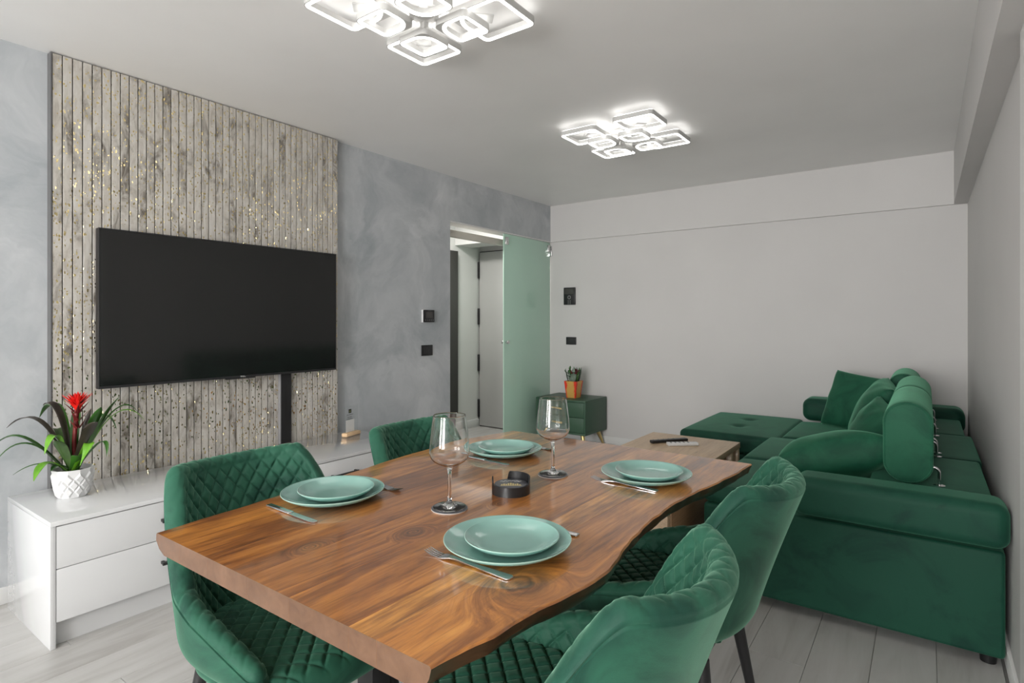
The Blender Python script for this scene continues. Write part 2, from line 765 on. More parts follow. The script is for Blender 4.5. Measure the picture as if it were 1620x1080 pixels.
M['leaf'] = mk_leaf('leaf_green', (.022, .085, .012), (.045, .16, .018))
M['leaf_light'] = mk_leaf('leaf_lime', (.10, .30, .012), (.17, .42, .03))
M['leaf_dark'] = mk_leaf('leaf_bronze', (.045, .035, .028), (.075, .06, .045))
M['leaf_mid'] = mk_leaf('leaf_olive', (.035, .075, .02), (.065, .12, .035))
M['bract'] = mk_leaf('bract_red', (.75, .008, .008), (.85, .03, .015))
M['bract_dark'] = mk_leaf('bract_maroon', (.11, .012, .012), (.17, .02, .02))
M['silver_leaf'] = mk_leaf('leaf_silver_green', (.11, .17, .12), (.26, .32, .26))
M['maroon_leaf'] = mk_leaf('leaf_maroon', (.10, .01, .018), (.2, .02, .03))


def mk_redgold():
    k = N('red_gold_foil_pot')
    tc = k.n('TexCoord')
    mp = k.n('Mapping')
    k.l(tc, 'Object', mp, 'Vector')
    a = k.noise(mp, 16, 4, .6, 1.0)
    sx = k.n('SeparateXYZ')
    k.l(mp, 0, sx, 0)
    # gold leaf patch in the middle of each face
    ax = k.n('Math', operation='ABSOLUTE')
    k.l(sx, 0, ax, 0)
    ay = k.n('Math', operation='ABSOLUTE')
    k.l(sx, 1, ay, 0)
    mn = k.n('Math', operation='MINIMUM')
    k.l(ax, 0, mn, 0)
    k.l(ay, 0, mn, 1)
    ad = k.n('Math', operation='MULTIPLY_ADD')
    k.l(a, 'Fac', ad, 0)
    ad.inputs[1].default_value = .05
    k.l(mn, 0, ad, 2)
    r = k.ramp(ad, 0, [(.062, (.62, .36, .09)), (.072, (.75, .035, .012))])
    k.l(r, 'Color', k.b, 'Base Color')
    k.set(Roughness=.4)
    return k.m


M['redgold'] = mk_redgold()

# ------------------------------------------------------------------ structure


def struct(o):
    o['kind'] = 'structure'
    return o


HALL_X0 = -4.31
T = .14
# floor: sub-floor slab with laminate planks as pieces
floor = struct(box('floor', HALL_X0 - .1, ROOM_X1 + .1, ROOM_Y0 - .1, ROOM_Y1 + .1, -.05, -.008, M['floor_gap']))
PW, PL = .193, 1.38


def plank_mesh(w, l):
    bm = bmesh.new()
    add_box(bm, 0, w - .0014, 0, l - .0014, -.008, 0, .0009, 1)
    bmesh.ops.recalc_face_normals(bm, faces=bm.faces)
    me = bpy.data.meshes.new('plank')
    bm.to_mesh(me)
    bm.free()
    me.materials.append(M['floor'])
    return me


pl_cache = {}
x = ROOM_X1 - .02
row = 0
while x > -4.33:
    x0 = x - PW
    a = ROOM_Y0
    start = ROOM_Y0 - (row * .47) % PL
    if x <= ROOM_X0 - T:
        start = 2.6 - (row * .47) % .6
    y = start
    while y < ROOM_Y1:
        ya, yb = max(y, ROOM_Y0), min(y + PL, ROOM_Y1)
        if yb - ya > .02:
            key = round(yb - ya, 3)
            if key not in pl_cache:
                pl_cache[key] = plank_mesh(PW, yb - ya)
            link('plank', pl_cache[key], M['floor'], floor, (x0, ya, 0))
        y += PL
    x -= PW
    row += 1

struct(box('ceiling', HALL_X0 - .1, ROOM_X1 + .1, ROOM_Y0 - .1, ROOM_Y1 + .1, ROOM_Z, ROOM_Z + .06, M['ceiling']))
DO0, DO1, DZ = 3.66, ROOM_Y1, 2.11      # door opening in the left wall runs to the corner
wl = struct(boxes('wall_left', [(ROOM_X0 - T, ROOM_X0, ROOM_Y0 - .1, DO0, 0, ROOM_Z),
                                (ROOM_X0 - T, ROOM_X0, DO0, DO1, DZ, ROOM_Z)], M['plaster']))
struct(box('trim_1', ROOM_X0 - T - .002, ROOM_X0 - .002, DO0, DO1, DZ - .012, DZ - .001, M['white_trim']))
struct(box('wall_back', HALL_X0 - .1, ROOM_X1 + .1, ROOM_Y1, ROOM_Y1 + .1, 0, ROOM_Z, M['white_wall']))
struct(box('wall_right', ROOM_X1, ROOM_X1 + .1, ROOM_Y0 - .1, ROOM_Y1, 0, ROOM_Z, M['white_wall']))
# window wall behind the camera
(a0, a1), (b0, b1) = WINDOWS
struct(boxes('wall_front', [
    (ROOM_X0 - T, a0, ROOM_Y0 - .14, ROOM_Y0, 0, ROOM_Z),
    (a1, b0, ROOM_Y0 - .14, ROOM_Y0, 0, ROOM_Z),
    (b1, ROOM_X1 + .1, ROOM_Y0 - .14, ROOM_Y0, 0, ROOM_Z),
    (a0, a1, ROOM_Y0 - .14, ROOM_Y0, 0, WZ0), (b0, b1, ROOM_Y0 - .14, ROOM_Y0, 0, WZ0),
    (a0, a1, ROOM_Y0 - .14, ROOM_Y0, WZ1, ROOM_Z), (b0, b1, ROOM_Y0 - .14, ROOM_Y0, WZ1, ROOM_Z)], M['white_wall']))
for i, (wa, wb) in enumerate(WINDOWS):
    f = .05
    y0, y1 = ROOM_Y0 - .11, ROOM_Y0 - .05
    mid = (wa + wb) / 2
    w = struct(boxes('window_%d' % (i + 1), [(wa, wb, y0, y1, WZ0, WZ0 + f), (wa, wb, y0, y1, WZ1 - f, WZ1),
                                             (wa, wa + f, y0, y1, WZ0 + f, WZ1 - f), (wb - f, wb, y0, y1, WZ0 + f, WZ1 - f),
                                             (mid - .04, mid + .04, y0, y1, WZ0 + f, WZ1 - f)], M['white_plastic'], bev=.004))
    for (pa, pb) in ((wa + f, mid - .04), (mid + .04, wb - f)):
        box('pane', pa, pb, ROOM_Y0 - .085, ROOM_Y0 - .08, WZ0 + f, WZ1 - f, M['pane'], w)
    box('window_sill', wa - .04, wb + .04, ROOM_Y0 - .05, ROOM_Y0 + .06, WZ0 - .03, WZ0, M['white_trim'], w, .004)
# dropped beams along the back and right walls
BX = .165
struct(box('trim_2', ROOM_X0, BX, ROOM_Y1 - .028, ROOM_Y1, 2.10, ROOM_Z, M['white_wall']))
struct(box('trim_3', BX, ROOM_X1, ROOM_Y0, ROOM_Y1, 2.10, ROOM_Z, M['white_wall']))
# shallow pier on the right wall next to the camera
struct(box('trim_4', ROOM_X1 - .02, ROOM_X1, 1.55, 2.25, 0, 2.0995, M['white_trim']))
# baseboards
struct(box('baseboard_back', ROOM_X0, ROOM_X1, ROOM_Y1 - .012, ROOM_Y1, 0, .075, M['white_trim'], bev=.002))
struct(box('baseboard_right', ROOM_X1 - .012, ROOM_X1, 2.2505, ROOM_Y1 - .012, 0, .075, M['white_trim'], bev=.002))
struct(box('baseboard_left', ROOM_X0, ROOM_X0 + .012, ROOM_Y0, DO0, 0, .075, M['white_trim'], bev=.002))
# hall beyond the opening
struct(box('wall_hall', HALL_X0 - .1, HALL_X0, 2.5, ROOM_Y1, 0, ROOM_Z, M['hall_white']))
struct(box('wall_hall_near', HALL_X0, ROOM_X0 - T, 2.4, 2.5, 0, ROOM_Z, M['hall_white']))
struct(box('trim_5', HALL_X0, ROOM_X0 - T, 4.86, 5.14, 2.10, ROOM_Z, M['hall_white']))
struct(box('baseboard_hall', HALL_X0, HALL_X0 + .012, 4.90, ROOM_Y1, 0, .09, M['white_trim'], bev=.002))
# anthracite hall door, seen edge on at the left of the opening
d3 = struct(box('door_3', HALL_X0, HALL_X0 + .05, 3.95, 4.855, .005, 2.03, M['dark_grey'], bev=.003))
# flush white hall door with four black hinges
d1 = struct(box('door_1', HALL_X0 + .022, -3.50, ROOM_Y1 - .035, ROOM_Y1 - .002, .012, 2.055, paint('grey_door_paint', (.50, .50, .485), .5), bev=.002))
boxes('door_gap', [(HALL_X0 + .014, HALL_X0 + .0215, ROOM_Y1 - .02, ROOM_Y1 - .001, 0.0, 2.065), (HALL_X0 + .022, -3.49, ROOM_Y1 - .02, ROOM_Y1 - .001, 2.056, 2.066)], M['slat_backing'], d1)
for z0, z1 in ((1.75, 1.945), (1.205, 1.394), (.653, .85), (.109, .321)):
    box('hinge', HALL_X0 + .004, HALL_X0 + .028, ROOM_Y1 - .052, ROOM_Y1 - .034, z0, z1, M['black_metal'], d1, .003)
# frosted glass panel hung in the opening
GY0 = 4.445
d2 = struct(box('door_2', ROOM_X0 - .022, ROOM_X0 - .012, GY0, ROOM_Y1 - .018, .012, DZ - .016, M['frosted'], bev=.001))
lathe('knob', [(0, 0), (.012, 0), (.012, .012), (.016, .014), (.018, .024), (.016, .034), (0, .036)], M['steel'], d2, 24, loc=(ROOM_X0 - .012, GY0 + .035, 1.04), rot=(0, PI / 2, 0))
lathe('knob', [(0, 0), (.012, 0), (.012, .012), (.016, .014), (.018, .024), (.016, .034), (0, .036)], M['steel'], d2, 24, loc=(ROOM_X0 - .022, GY0 + .035, 1.04), rot=(0, -PI / 2, 0))
for yy in (GY0 + .02, ROOM_Y1 - .075):
    boxes('clamp', [(ROOM_X0 - .034, ROOM_X0 + .001, yy, yy + .045, DZ - .12, DZ - .045)], M['steel'], d2, .004)
    lathe('clamp_bolt', [(0, 0), (.012, 0), (.013, .004), (.009, .008), (0, .008)], M['chrome'], d2, 20, loc=(ROOM_X0 + .001, yy + .022, DZ - .083), rot=(0, PI / 2, 0))
box('wall_bracket', ROOM_X0 - .03, ROOM_X0 + .006, ROOM_Y1 - .017, ROOM_Y1 - .001, DZ - .16, DZ - .05, M['steel'], d2, .003)
rail = struct(boxes('trim_6', [(ROOM_X0 - .10, ROOM_X0 - .055, DO0 + .002, 4.50, 1.985, 2.045)], paint('rail_cream', (.66, .63, .56), .4), bev=.004))
struct(box('trim_7', ROOM_X0 - .13, ROOM_X0 - .05, DO0 - .006, DO0 - .0005, 0, DZ, M['white_trim']))

# ------------------------------------------------------------------ slatted wall panel
SX = ROOM_X0 + .043
SY0, PITCH, NSL = .892, .0395, 40
panel = thing('slat_panel', 'floor-to-ceiling panel of marbled grey slats with gold flecks behind the television', 'wall panel', (ROOM_X0, SY0, 0))
box('backing_board', 0.0005, .024, 0, PITCH * NSL + .004, .0, ROOM_Z - .004, M['slat_backing'], panel)
bm = bmesh.new()
add_box(bm, .0242, .043, .0024, PITCH - .0024, .001, ROOM_Z - .006, .0012, 1)
sl = from_bm('slat', bm, M['slat'], panel, 35)
for i in range(1, NSL):
    o = sl.copy()
    o.location = (0, i * PITCH, 0)
    C.objects.link(o)
box('edge_strip', 0.0005, .045, -.006, -.0005, 0, ROOM_Z - .004, simple('panel_edge_grey', (.13, .13, .13), .5), panel)
SLATX = SX

# ------------------------------------------------------------------ tv
tvx = SLATX + .055
tv = thing('television', 'large flat black television mounted on the slatted panel', 'television', (tvx, 1.735, .921))
W2, HT = .680, .775
box('housing', -.035, .0, -W2, W2, 0, HT, M['black_plastic'], tv, .004)
box('screen', 0.0002, .0022, -W2 + .006, W2 - .006, .014, HT - .006, M['tv_screen'], tv)
boxes('bezel', [(0.0002, .004, -W2, W2, .001, .0125), (0.0002, .004, -W2, W2, HT - .005, HT), (0.0002, .004, -W2, -W2 + .005, .0126, HT - .0052), (0.0002, .004, W2 - .005, W2, .0126, HT - .0052)], simple('tv_bezel', (.03, .03, .032), .3), tv)
box('sensor_bar', -.02, .003, -.06, .11, -.006, -.0003, M['black_plastic'], tv, .001)
# tiny maker's mark on the lower bezel
boxes('logo_mark', [(.0042, .0048, .0222, .0238, .003, .0088), (.0042, .0048, .0175, .0285, .0090, .0105), (.0042, .0048, .031, .039, .003, .0045), (.0042, .0048, .031, .039, .009, .0105), (.0042, .0048, .031, .0325, .0046, .0089), (.0042, .0048, .042, .0435, .003, .0105), (.0042, .0048, .0436, .049, .003, .0045)], M['white_ink'], tv)
box('wall_mount', -.0545, -.0355, -.25, .25, .2, .55, M['black_metal'], tv)
cv = thing('cable_cover', 'black vertical cable channel running from television down to the white sideboard', 'cable cover', (SLATX, 2.067, .486))
box('channel', .0005, .022, -.034, .036, 0, .44, M['black_metal'], cv, .003)
box('side_lip', .0005, .024, -.042, -.0345, 0, .44, simple('lip_grey', (.3, .3, .31), .25), cv, .002)

# ------------------------------------------------------------------ sideboard
sbX0, sbX1, sbY0, sbY1, sbZ = -3.235, -2.685, .729, 2.62, .485
sb = thing('sideboard', 'long white gloss sideboard below the television', 'sideboard', (sbX0, sbY0, 0))
D, Lg = sbX1 - sbX0, sbY1 - sbY0
box('top_board', 0, D + .003, 0, Lg, sbZ - .018, sbZ, M['white_gloss'], sb, .0015)
for yy in (0, Lg / 2 - .009, Lg - .018):
    box('side_panel', 0, D, yy, yy + .018, 0, sbZ - .0185, M['white_gloss'], sb, .001)
box('plinth', D - .06, D - .035, .0185, Lg - .0185, .0, .095, M['white_gloss'], sb)
box('back_panel', .002, .012, .0185, Lg - .0185, .01, sbZ - .0187, M['white_plastic'], sb)
box('bottom_board', .0125, D - .022, .0186, Lg - .0186, .097, .112, M['white_gloss'], sb)
half = Lg / 2
for k in range(2):
    for (z0, z1) in ((.302, .4625), (.098, .299)):
        yA = (.0195 if k == 0 else half + .0105)
        yB = (half - .0105 if k == 0 else Lg - .0195)
        dr = box('drawer', D - .020, D - .0005, yA, yB, z0, z1, M['white_gloss'], sb, .0012)
        yc = (yA + yB) / 2 + (.0 if k == 0 else .0)
        if k == 0:
            hy = yA + .452
        else:
            hy = yA + .39
        zz = z0 + (z1 - z0) * .5 if k == 1 else z0 + (z1 - z0) * .52
        boxes('handle', [(D - .0005, D + .022, hy - .085, hy - .073, zz - .006, zz + .006), (D - .0005, D + .022, hy + .073, hy + .085, zz - .006, zz + .006),
                         (D + .0205, D + .030, hy - .088, hy + .088, zz - .007, zz + .007)], M['black_metal'], dr, .001)


# ------------------------------------------------------------------ copying things
def dup(root, loc, rz, label):
    r = root.copy()
    C.objects.link(r)
    r.location = loc
    r.rotation_euler = (0, 0, rz)
    r['label'] = label
    for ch in list(root.children):
        c = ch.copy()
        C.objects.link(c)
        c.parent = r
        for gch in ch.children:
            d = gch.copy()
            C.objects.link(d)
            d.parent = c
    return r


# ------------------------------------------------------------------ ceiling lamps
def ring_path(hs, r_in, r_out, n=10):
    """rounded square of half side hs; the (-,-) corner gets r_in, the others r_out"""
    pts = []
    for (sx, sy, a0) in ((1, 1, 0), (-1, 1, 90), (-1, -1, 180), (1, -1, 270)):
        r = r_in if (sx, sy) == (-1, -1) else r_out
        cx, cy = sx * (hs - r), sy * (hs - r)
        for i in range(n + 1):
            a = math.radians(a0 + 90 * i / n)
            pts.append((cx + r * math.cos(a), cy + r * math.sin(a)))
    return pts


def ring_mesh(name, outer, inner, z0, z1, m, parent, rotz):
    c, s = math.cos(rotz), math.sin(rotz)
    n = len(outer)
    vs, fs = [], []
    for (pl, z) in ((outer, z0), (outer, z1), (inner, z1), (inner, z0)):
        for (px, py) in pl:
            vs.append((px * c - py * s, px * s + py * c, z))
    for k in range(4):
        k2 = (k + 1) % 4
        for i in range(n):
            j = (i + 1) % n
            fs.append((k * n + i, k * n + j, k2 * n + j, k2 * n + i))
    return vs, fs


def make_lamp():
    root = thing('ceiling_lamp', 'white LED ceiling lamp of eight rounded square rings nearest the camera', 'ceiling lamp', (-1.583, 1.605, ROOM_Z), 0, 'square-ring ceiling lamps')
    box('canopy', -.075, .075, -.075, .075, -.045, -.0005, M['lamp_plate'], root, .006)
    specs = [(.205, -.255, .128, -.066), (-.180, -.215, .125, -.066), (.205, .165, .128, -.066), (-.178, .180, .122, -.066),
             (.105, -.11, .083, -.094), (-.110, -.105, .083, -.094), (.105, .105, .083, -.094), (-.112, .112, .080, -.094)]
    # arms
    for sx, sy in ((1, 1), (-1, 1), (-1, -1), (1, -1)):
        a = math.atan2(sy, sx)
        bm = bmesh.new()
        add_box(bm, .05, .27, -.032, .032, -.046, -.040, .002, 1)
        bmesh.ops.rotate(bm, verts=bm.verts, cent=(0, 0, 0), matrix=Matrix.Rotation(a, 3, 'Z'))
        from_bm('arm', bm, M['lamp_plate'], root)
    for (cx, cy, hs, zb) in specs:
        # inner corner of every ring looks to the lamp's middle
        rot = math.atan2(cy, cx)
        q = round((rot - PI / 4) / (PI / 2)) * PI / 2
        rin = hs * .95
        w = .0145
        fr = ring_path(hs, .03, .03)
        fr_in = ring_path(hs - .005, rin - .004, .025)
        n = len(fr)
        vs, fs = ring_mesh('frame', fr, fr_in, zb, zb + .022, M['lamp_metal'], root, q)
        frame = from_py('ring_frame', vs, fs, M['lamp_metal'], root, 35, loc=(cx, cy, 0))
        led_o = ring_path(hs - .0052, rin - .0042, .0248)
        led_i = ring_path(hs - .0052 - w, rin - .0042 - w * .8, .0125)
        vs, fs = ring_mesh('led', led_o, led_i, zb - .001, zb + .003, M['led'], root, q)
        from_py('diffuser', vs, fs, M['led'], frame, 35)
        # top spine that carries the strip, and the post up to the arm
        sp_o = ring_path(hs - .001, .028, .028)
        sp_i = ring_path(hs - .018, rin - .016, .014)
        vs, fs = ring_mesh('tray', led_o, led_i, zb + .0032, zb + .0162, M['lamp_plate'], root, q)
        from_py('tray', vs, fs, M['lamp_plate'], frame, 35)
        vs, fs = ring_mesh('spine', sp_o, sp_i, zb + .0165, zb + .026, M['lamp_plate'], root, q)
        from_py('spine', vs, fs, M['lamp_plate'], frame, 35)
        up_o = ring_path(hs - .005, .028, .024)
        up_i = ring_path(hs - .013, rin - .012, .018)
        vs, fs = ring_mesh('led', up_o, up_i, zb + .0262, zb + .0285, M['up_fill'], root, q)  # glowing strip added on top of the ring to lift the ceiling
        from_py('up_fill_strip', vs, fs, M['up_fill'], frame, 35)
        px = -hs * .80 * math.cos(q) + hs * .80 * math.sin(q)
        py = -hs * .80 * math.sin(q) - hs * .80 * math.cos(q)
        bm = bmesh.new()
        add_box(bm, px - .012, px + .012, py - .012, py + .012, zb + .022, -.044, .0)
        from_bm('post', bm, M['lamp_plate'], frame, 0)
    return root


lamp = make_lamp()
dup(lamp, (-1.587, 3.465, ROOM_Z), 0, 'white LED ceiling lamp of eight rounded square rings farther away, near the back wall')

# ------------------------------------------------------------------ dining table
tab = thing('dining_table', 'live-edge walnut dining table of glued planks with a glossy top', 'dining table', (-1.0, 1.3, 0))
R_EDGE = [(.583, -.561), (.62, -.556), (.697, -.54), (.772, -.533), (.848, -.519), (.959, -.498), (1.02, -.500), (1.083, -.511), (1.194, -.531), (1.34, -.542), (1.456, -.543), (1.56, -.536), (1.65, -.523), (1.731, -.509), (1.88, -.490), (2.045, -.478)]
L_EDGE = [(.583, -1.425), (.80, -1.447), (1.0, -1.468), (1.2, -1.493), (1.45, -1.520), (1.70, -1.536), (1.85, -1.52), (2.045, -1.478)]
T0, T1 = .583, 2.045


def interp(tab_, y):
    for (ya, xa), (yb, xb) in zip(tab_, tab_[1:]):
        if y <= yb:
            t = (y - ya) / (yb - ya)
            return xa + (xb - xa) * t
    return tab_[-1][1]


def edge_fn(i):
    if i == 0:
        return lambda y: interp(L_EDGE, y) + .002 * math.sin(y * 17) + .001 * math.sin(y * 41 + 1)
    if i == 7:
        return lambda y: interp(R_EDGE, y) + .0012 * math.sin(y * 37 + .5) + .0008 * math.sin(y * 83)
    b = [0, -1.325, -1.205, -1.055, -.905, -.735, -.662][i]
    s = [0, -.015, -.02, -.015, 0, .01, .02][i]
    return lambda y: b + s * (y - 1.3)


tints = [(1.18, 1.10, .78), (1.02, .93, .70), (.80, .70, .58), (.95, .86, .70), (.86, .77, .64), (1.36, 1.46, 1.25), (1.0, .92, .72)]
KN = {6: [(-.612, .862, .030)], 3: [(-.915, 1.215, .011), (-.955, .93, .013)], 2: [(-1.07, .74, .012)], 4: [(-.83, 1.66, .016)], 1: [(-1.25, 1.45, .012)]}
M['bark'] = mk_wood('dark_live_edge', [(.035, .018, .010), (.075, .036, .018), (.11, .055, .028), (.16, .085, .045)], (1, 1, 1), 12.0, rough=.28, coat=.4)
NY = 90
for p in range(7):
    fl, fr_ = edge_fn(p), edge_fn(p + 1)
    mt = mk_wood('walnut_plank_%s' % 'abcdefg'[p], WAL, tints[p], 1.3 + p * 1.9, KN.get(p, ()), rough=.3, coat=1.0, mottle=.85)
    ends = mk_wood('walnut_end_%s' % 'abcdefg'[p], [(.085, .037, .017), (.13, .062, .030), (.165, .083, .043), (.21, .11, .06)], g3(.92 + .03 * (p % 3)), 2.3 + p, rough=.3, grain=.5, coat=.3, pores=0)
    vs, fs, fm = [], [], []
    ZT, ZB = .765, .722
    prof_n = 0
    for i in range(NY + 1):
        y = T0 + (T1 - T0) * i / NY
        xl, xr = fl(y), fr_(y)
        xl0, xr0 = xl, xr
        g = .0001
        left = [(xl + .042 + .004 * math.sin(y * 19), ZB), (xl + .014, ZB + .010), (xl - .001, ZB + .026), (xl, ZT - .004), (xl + .003, ZT)] if p == 0 else [(xl + g, ZB), (xl + g, ZB + .01), (xl + g, ZB + .025), (xl + g, ZT - .0003), (xl + g + .0002, ZT)]
        right = [(xr - .003, ZT), (xr, ZT - .004), (xr - .004 + .003 * math.sin(y * 27), ZB + .024), (xr - .012, ZB + .010), (xr - .026 + .005 * math.sin(y * 15), ZB)] if p == 6 else [(xr - g - .0002, ZT), (xr - g, ZT - .0003), (xr - g, ZB + .025), (xr - g, ZB + .01), (xr - g, ZB)]
        loop = left + right
        prof_n = len(loop)
        for (xx, zz) in loop:
            vs.append((xx + 1.0, y - 1.3, zz))
    for i in range(NY):
        for q in range(prof_n):
            q2 = (q + 1) % prof_n
            fs.append((i * prof_n + q, i * prof_n + q2, (i + 1) * prof_n + q2, (i + 1) * prof_n + q))
            is_live = (p == 0 and q < 3) or (p == 6 and q in (5, 6, 7, 8))
            if p == 6 and q == 5:
                is_live = False
            fm.append(1 if is_live else 0)
    fs.append(tuple(range(prof_n)))
    fm.append(2)
    fs.append(tuple(NY * prof_n + q for q in range(prof_n))[::-1])
    fm.append(2)
    from_py('plank', vs, fs, [mt, M['bark'], ends], tab, 30, fm=fm)
# black steel trestle legs
for yy in (-.30, .42):
    boxes('leg_frame', [(-.22, .16, yy - .03, yy + .03, .6925, .7215), (-.20, -.14, yy - .03, yy + .03, .0305, .692), (.08, .14, yy - .03, yy + .03, .0305, .692), (-.22, .16, yy - .03, yy + .03, .0, .03)], M['black_metal'], tab, .003)

TZ = .765


# ------------------------------------------------------------------ dining chairs
def chair_mesh():
    NS = 200          # half-steps along the U
    NV = 110          # up the wall
    NR = 14           # over the rim
    W, XB, A, XF = .290, -.205, .245, .245
    ZBOT, ZS = .425, .44
    TH = .050
    arc = [(0.0, 0.0)]
    px_, py_ = XB, 0.0
    for i in range(1, 401):
        t = PI / 2 * i / 400
        x_, y_ = XB + A - A * math.cos(t) ** .94, W * math.sin(t) ** .94
        arc.append((arc[-1][0] + math.hypot(x_ - px_, y_ - py_), t))
        px_, py_ = x_, y_
    L1 = arc[-1][0]
    L2 = XF - (XB + A)
    LT = L1 + L2

    def rim_z(s):
        # s in 0..1 from back centre to the arm's end
        a = .840 + .012 * (s / .32) ** 2 if s < .32 else .852
        t = min(1, max(0, (s - .335) / .245))
        t = t * t * (3 - 2 * t)
        z = a * (1 - t) + .608 * t - .03 * max(0, min(1, (s - .5) / .2))
        t2 = max(0, (s - .62) / .38)
        z -= .075 * t2 ** 1.5
        return z

    def plan(s, z):
        """outer surface point for s in -1..1 at height z"""
        sg = 1 if s >= 0 else -1
        q = abs(s) * LT
        h = (z - ZBOT) / (.83 - ZBOT)
        if q < L1:
            lo, hi = 0, 400
            while hi - lo > 1:
                md = (lo + hi) // 2
                if arc[md][0] <= q:
                    lo = md
                else:
                    hi = md
            t = arc[lo][1] + (arc[hi][1] - arc[lo][1]) * (q - arc[lo][0]) / (arc[hi][0] - arc[lo][0])
            e = .94
            ct, st = max(0, math.cos(t)), math.sin(t)
            x = XB + A - A * ct ** e if ct > 0 else XB + A
            y = W * st ** e
        else:
            x = XB + A + (q - L1)
            y = W
        back = max(0, 1 - (q / (LT * .92)) ** 1.6)
        x -= .135 * (h ** 1.15) * back
        low = max(0, 1 - h / .14)
        rd = 1 - math.sqrt(max(0, 1 - low ** 2))
        y *= (.93 + .07 * min(1, max(0, h) ** .6)) - .09 * rd
        kk = min(1, max(0, (q - L1 * .35) / (L1 * .65)))
        x += .035 * rd * (1 - .75 * kk * kk * (3 - 2 * kk))
        if q > L1:
            y -= .020 * ((q - L1) / L2) ** 2
        return x, y * sg

    def norm(s, z):
        e = .004
        x0, y0 = plan(max(-1, s - e), z)
        x1, y1 = plan(min(1, s + e), z)
        tx, ty = x1 - x0, y1 - y0
        l = math.hypot(tx, ty) or 1
        return (-ty / l, tx / l)      # points inward (checked below)

    def quilt(u, v):
        p, q = .050, .058
        a = u / p + v / q
        b = u / p - v / q
        m = min(abs(math.sin(PI * a)), abs(math.sin(PI * b)))
        return (1 - (1 - m) ** 2.6) ** .8

    cols = []
    for i in range(-NS, NS + 1):
        s = i / NS
        s_ = math.copysign(abs(s) ** 1.0, s) if s else 0
        zr = rim_z(abs(s_)) - TH / 2
        outer, inner, rim = [], [], []
        nx, ny = norm(s_, .6)
        # make sure it points inward
        if nx * (-plan(s_, .6)[0] + .05) + ny * (-plan(s_, .6)[1]) < 0:
            nx, ny = -nx, -ny
        th = TH
        for k in range(NV + 1):
            h = k / NV
            z = ZBOT + (zr - ZBOT) * h
            x, y = plan(s_, z)
            outer.append(Vector((x, y, z)))
            th_k = th * (1.0 + .45 * (1 - h) ** 2)
            fd = min(1, (zr - z) / .022)
            bulge = .0105 * (quilt(s_ * LT, z) * fd + .6 * (1 - fd)) * min(1, (z - ZBOT) / .04)
            d = th_k + bulge - .006
            inner.append(Vector((x + nx * d, y + ny * d, z)))
        top_o, top_i = outer[-1].copy(), inner[-1]
        outer[-1] += Vector((nx, ny, 0)) * .0035   # stitched seam under the rim
        mid = (top_o + top_i) / 2
        hw = (top_i - top_o) / 2
        for k in range(1, NR):
            a = PI * k / NR
            uu = -math.cos(a)
            off = hw * uu + Vector((0, 0, TH / 2 * math.sin(a)))
            fade = min(1, max(0, (k - 1) / (NR * .35)))
            puff = 1 + .17 * fade * (quilt(s_ * LT, zr + .075 * (1 - k / NR)) - .45)
            rim.append(mid + off * puff)
        cols.append((outer, rim, inner))

    # end caps: extra columns shrinking to the wall's midline
    def cap(col, fwd):
        outer, rim, inner = col
        out = []
        for k in range(1, 7):
            a = PI / 2 * k / 6
            f = math.cos(a)
            adv = Vector((fwd, 0, 0)) * .030 * math.sin(a)
            no = [((o + i) / 2) + (o - (o + i) / 2) * f + adv for o, i in zip(outer, inner)]
            ni = [((o + i) / 2) + (i - (o + i) / 2) * f + adv for o, i in zip(outer, inner)]
            nr = []
            for q in range(len(rim)):
                r2 = rim[len(rim) - 1 - q]
                m_ = (rim[q] + r2) / 2
                base = (outer[-1] + inner[-1]) / 2
                nr.append(base + (rim[q] - base) * max(f, .02) + adv)
            out.append((no, nr, ni))
        return out
    endL = cap(cols[0], 1)
    endR = cap(cols[-1], 1)
    allc = endL[::-1] + cols + endR
    n_per = 2 * (NV + 1) + NR - 1
    vs, fo, fi = [], [], []
    for (o, r, i) in allc:
        vs += o + r + i[::-1]
    split = NV + 2
    for c in range(len(allc) - 1):
        for q in range(n_per - 1):
            f = (c * n_per + q, (c + 1) * n_per + q, (c + 1) * n_per + q + 1, c * n_per + q + 1)
            (fo if q < split else fi).append(f)
        f = (c * n_per + n_per - 1, (c + 1) * n_per + n_per - 1, (c + 1) * n_per, c * n_per)
        fo.append(f)

    def extract(fs):
        idx, nv, nf = {}, [], []
        for f in fs:
            g = []
            for v in f:
                if v not in idx:
                    idx[v] = len(nv)
                    nv.append(vs[v])
                g.append(idx[v])
            nf.append(tuple(g))
        return nv, nf
    return extract(fo), extract(fi)


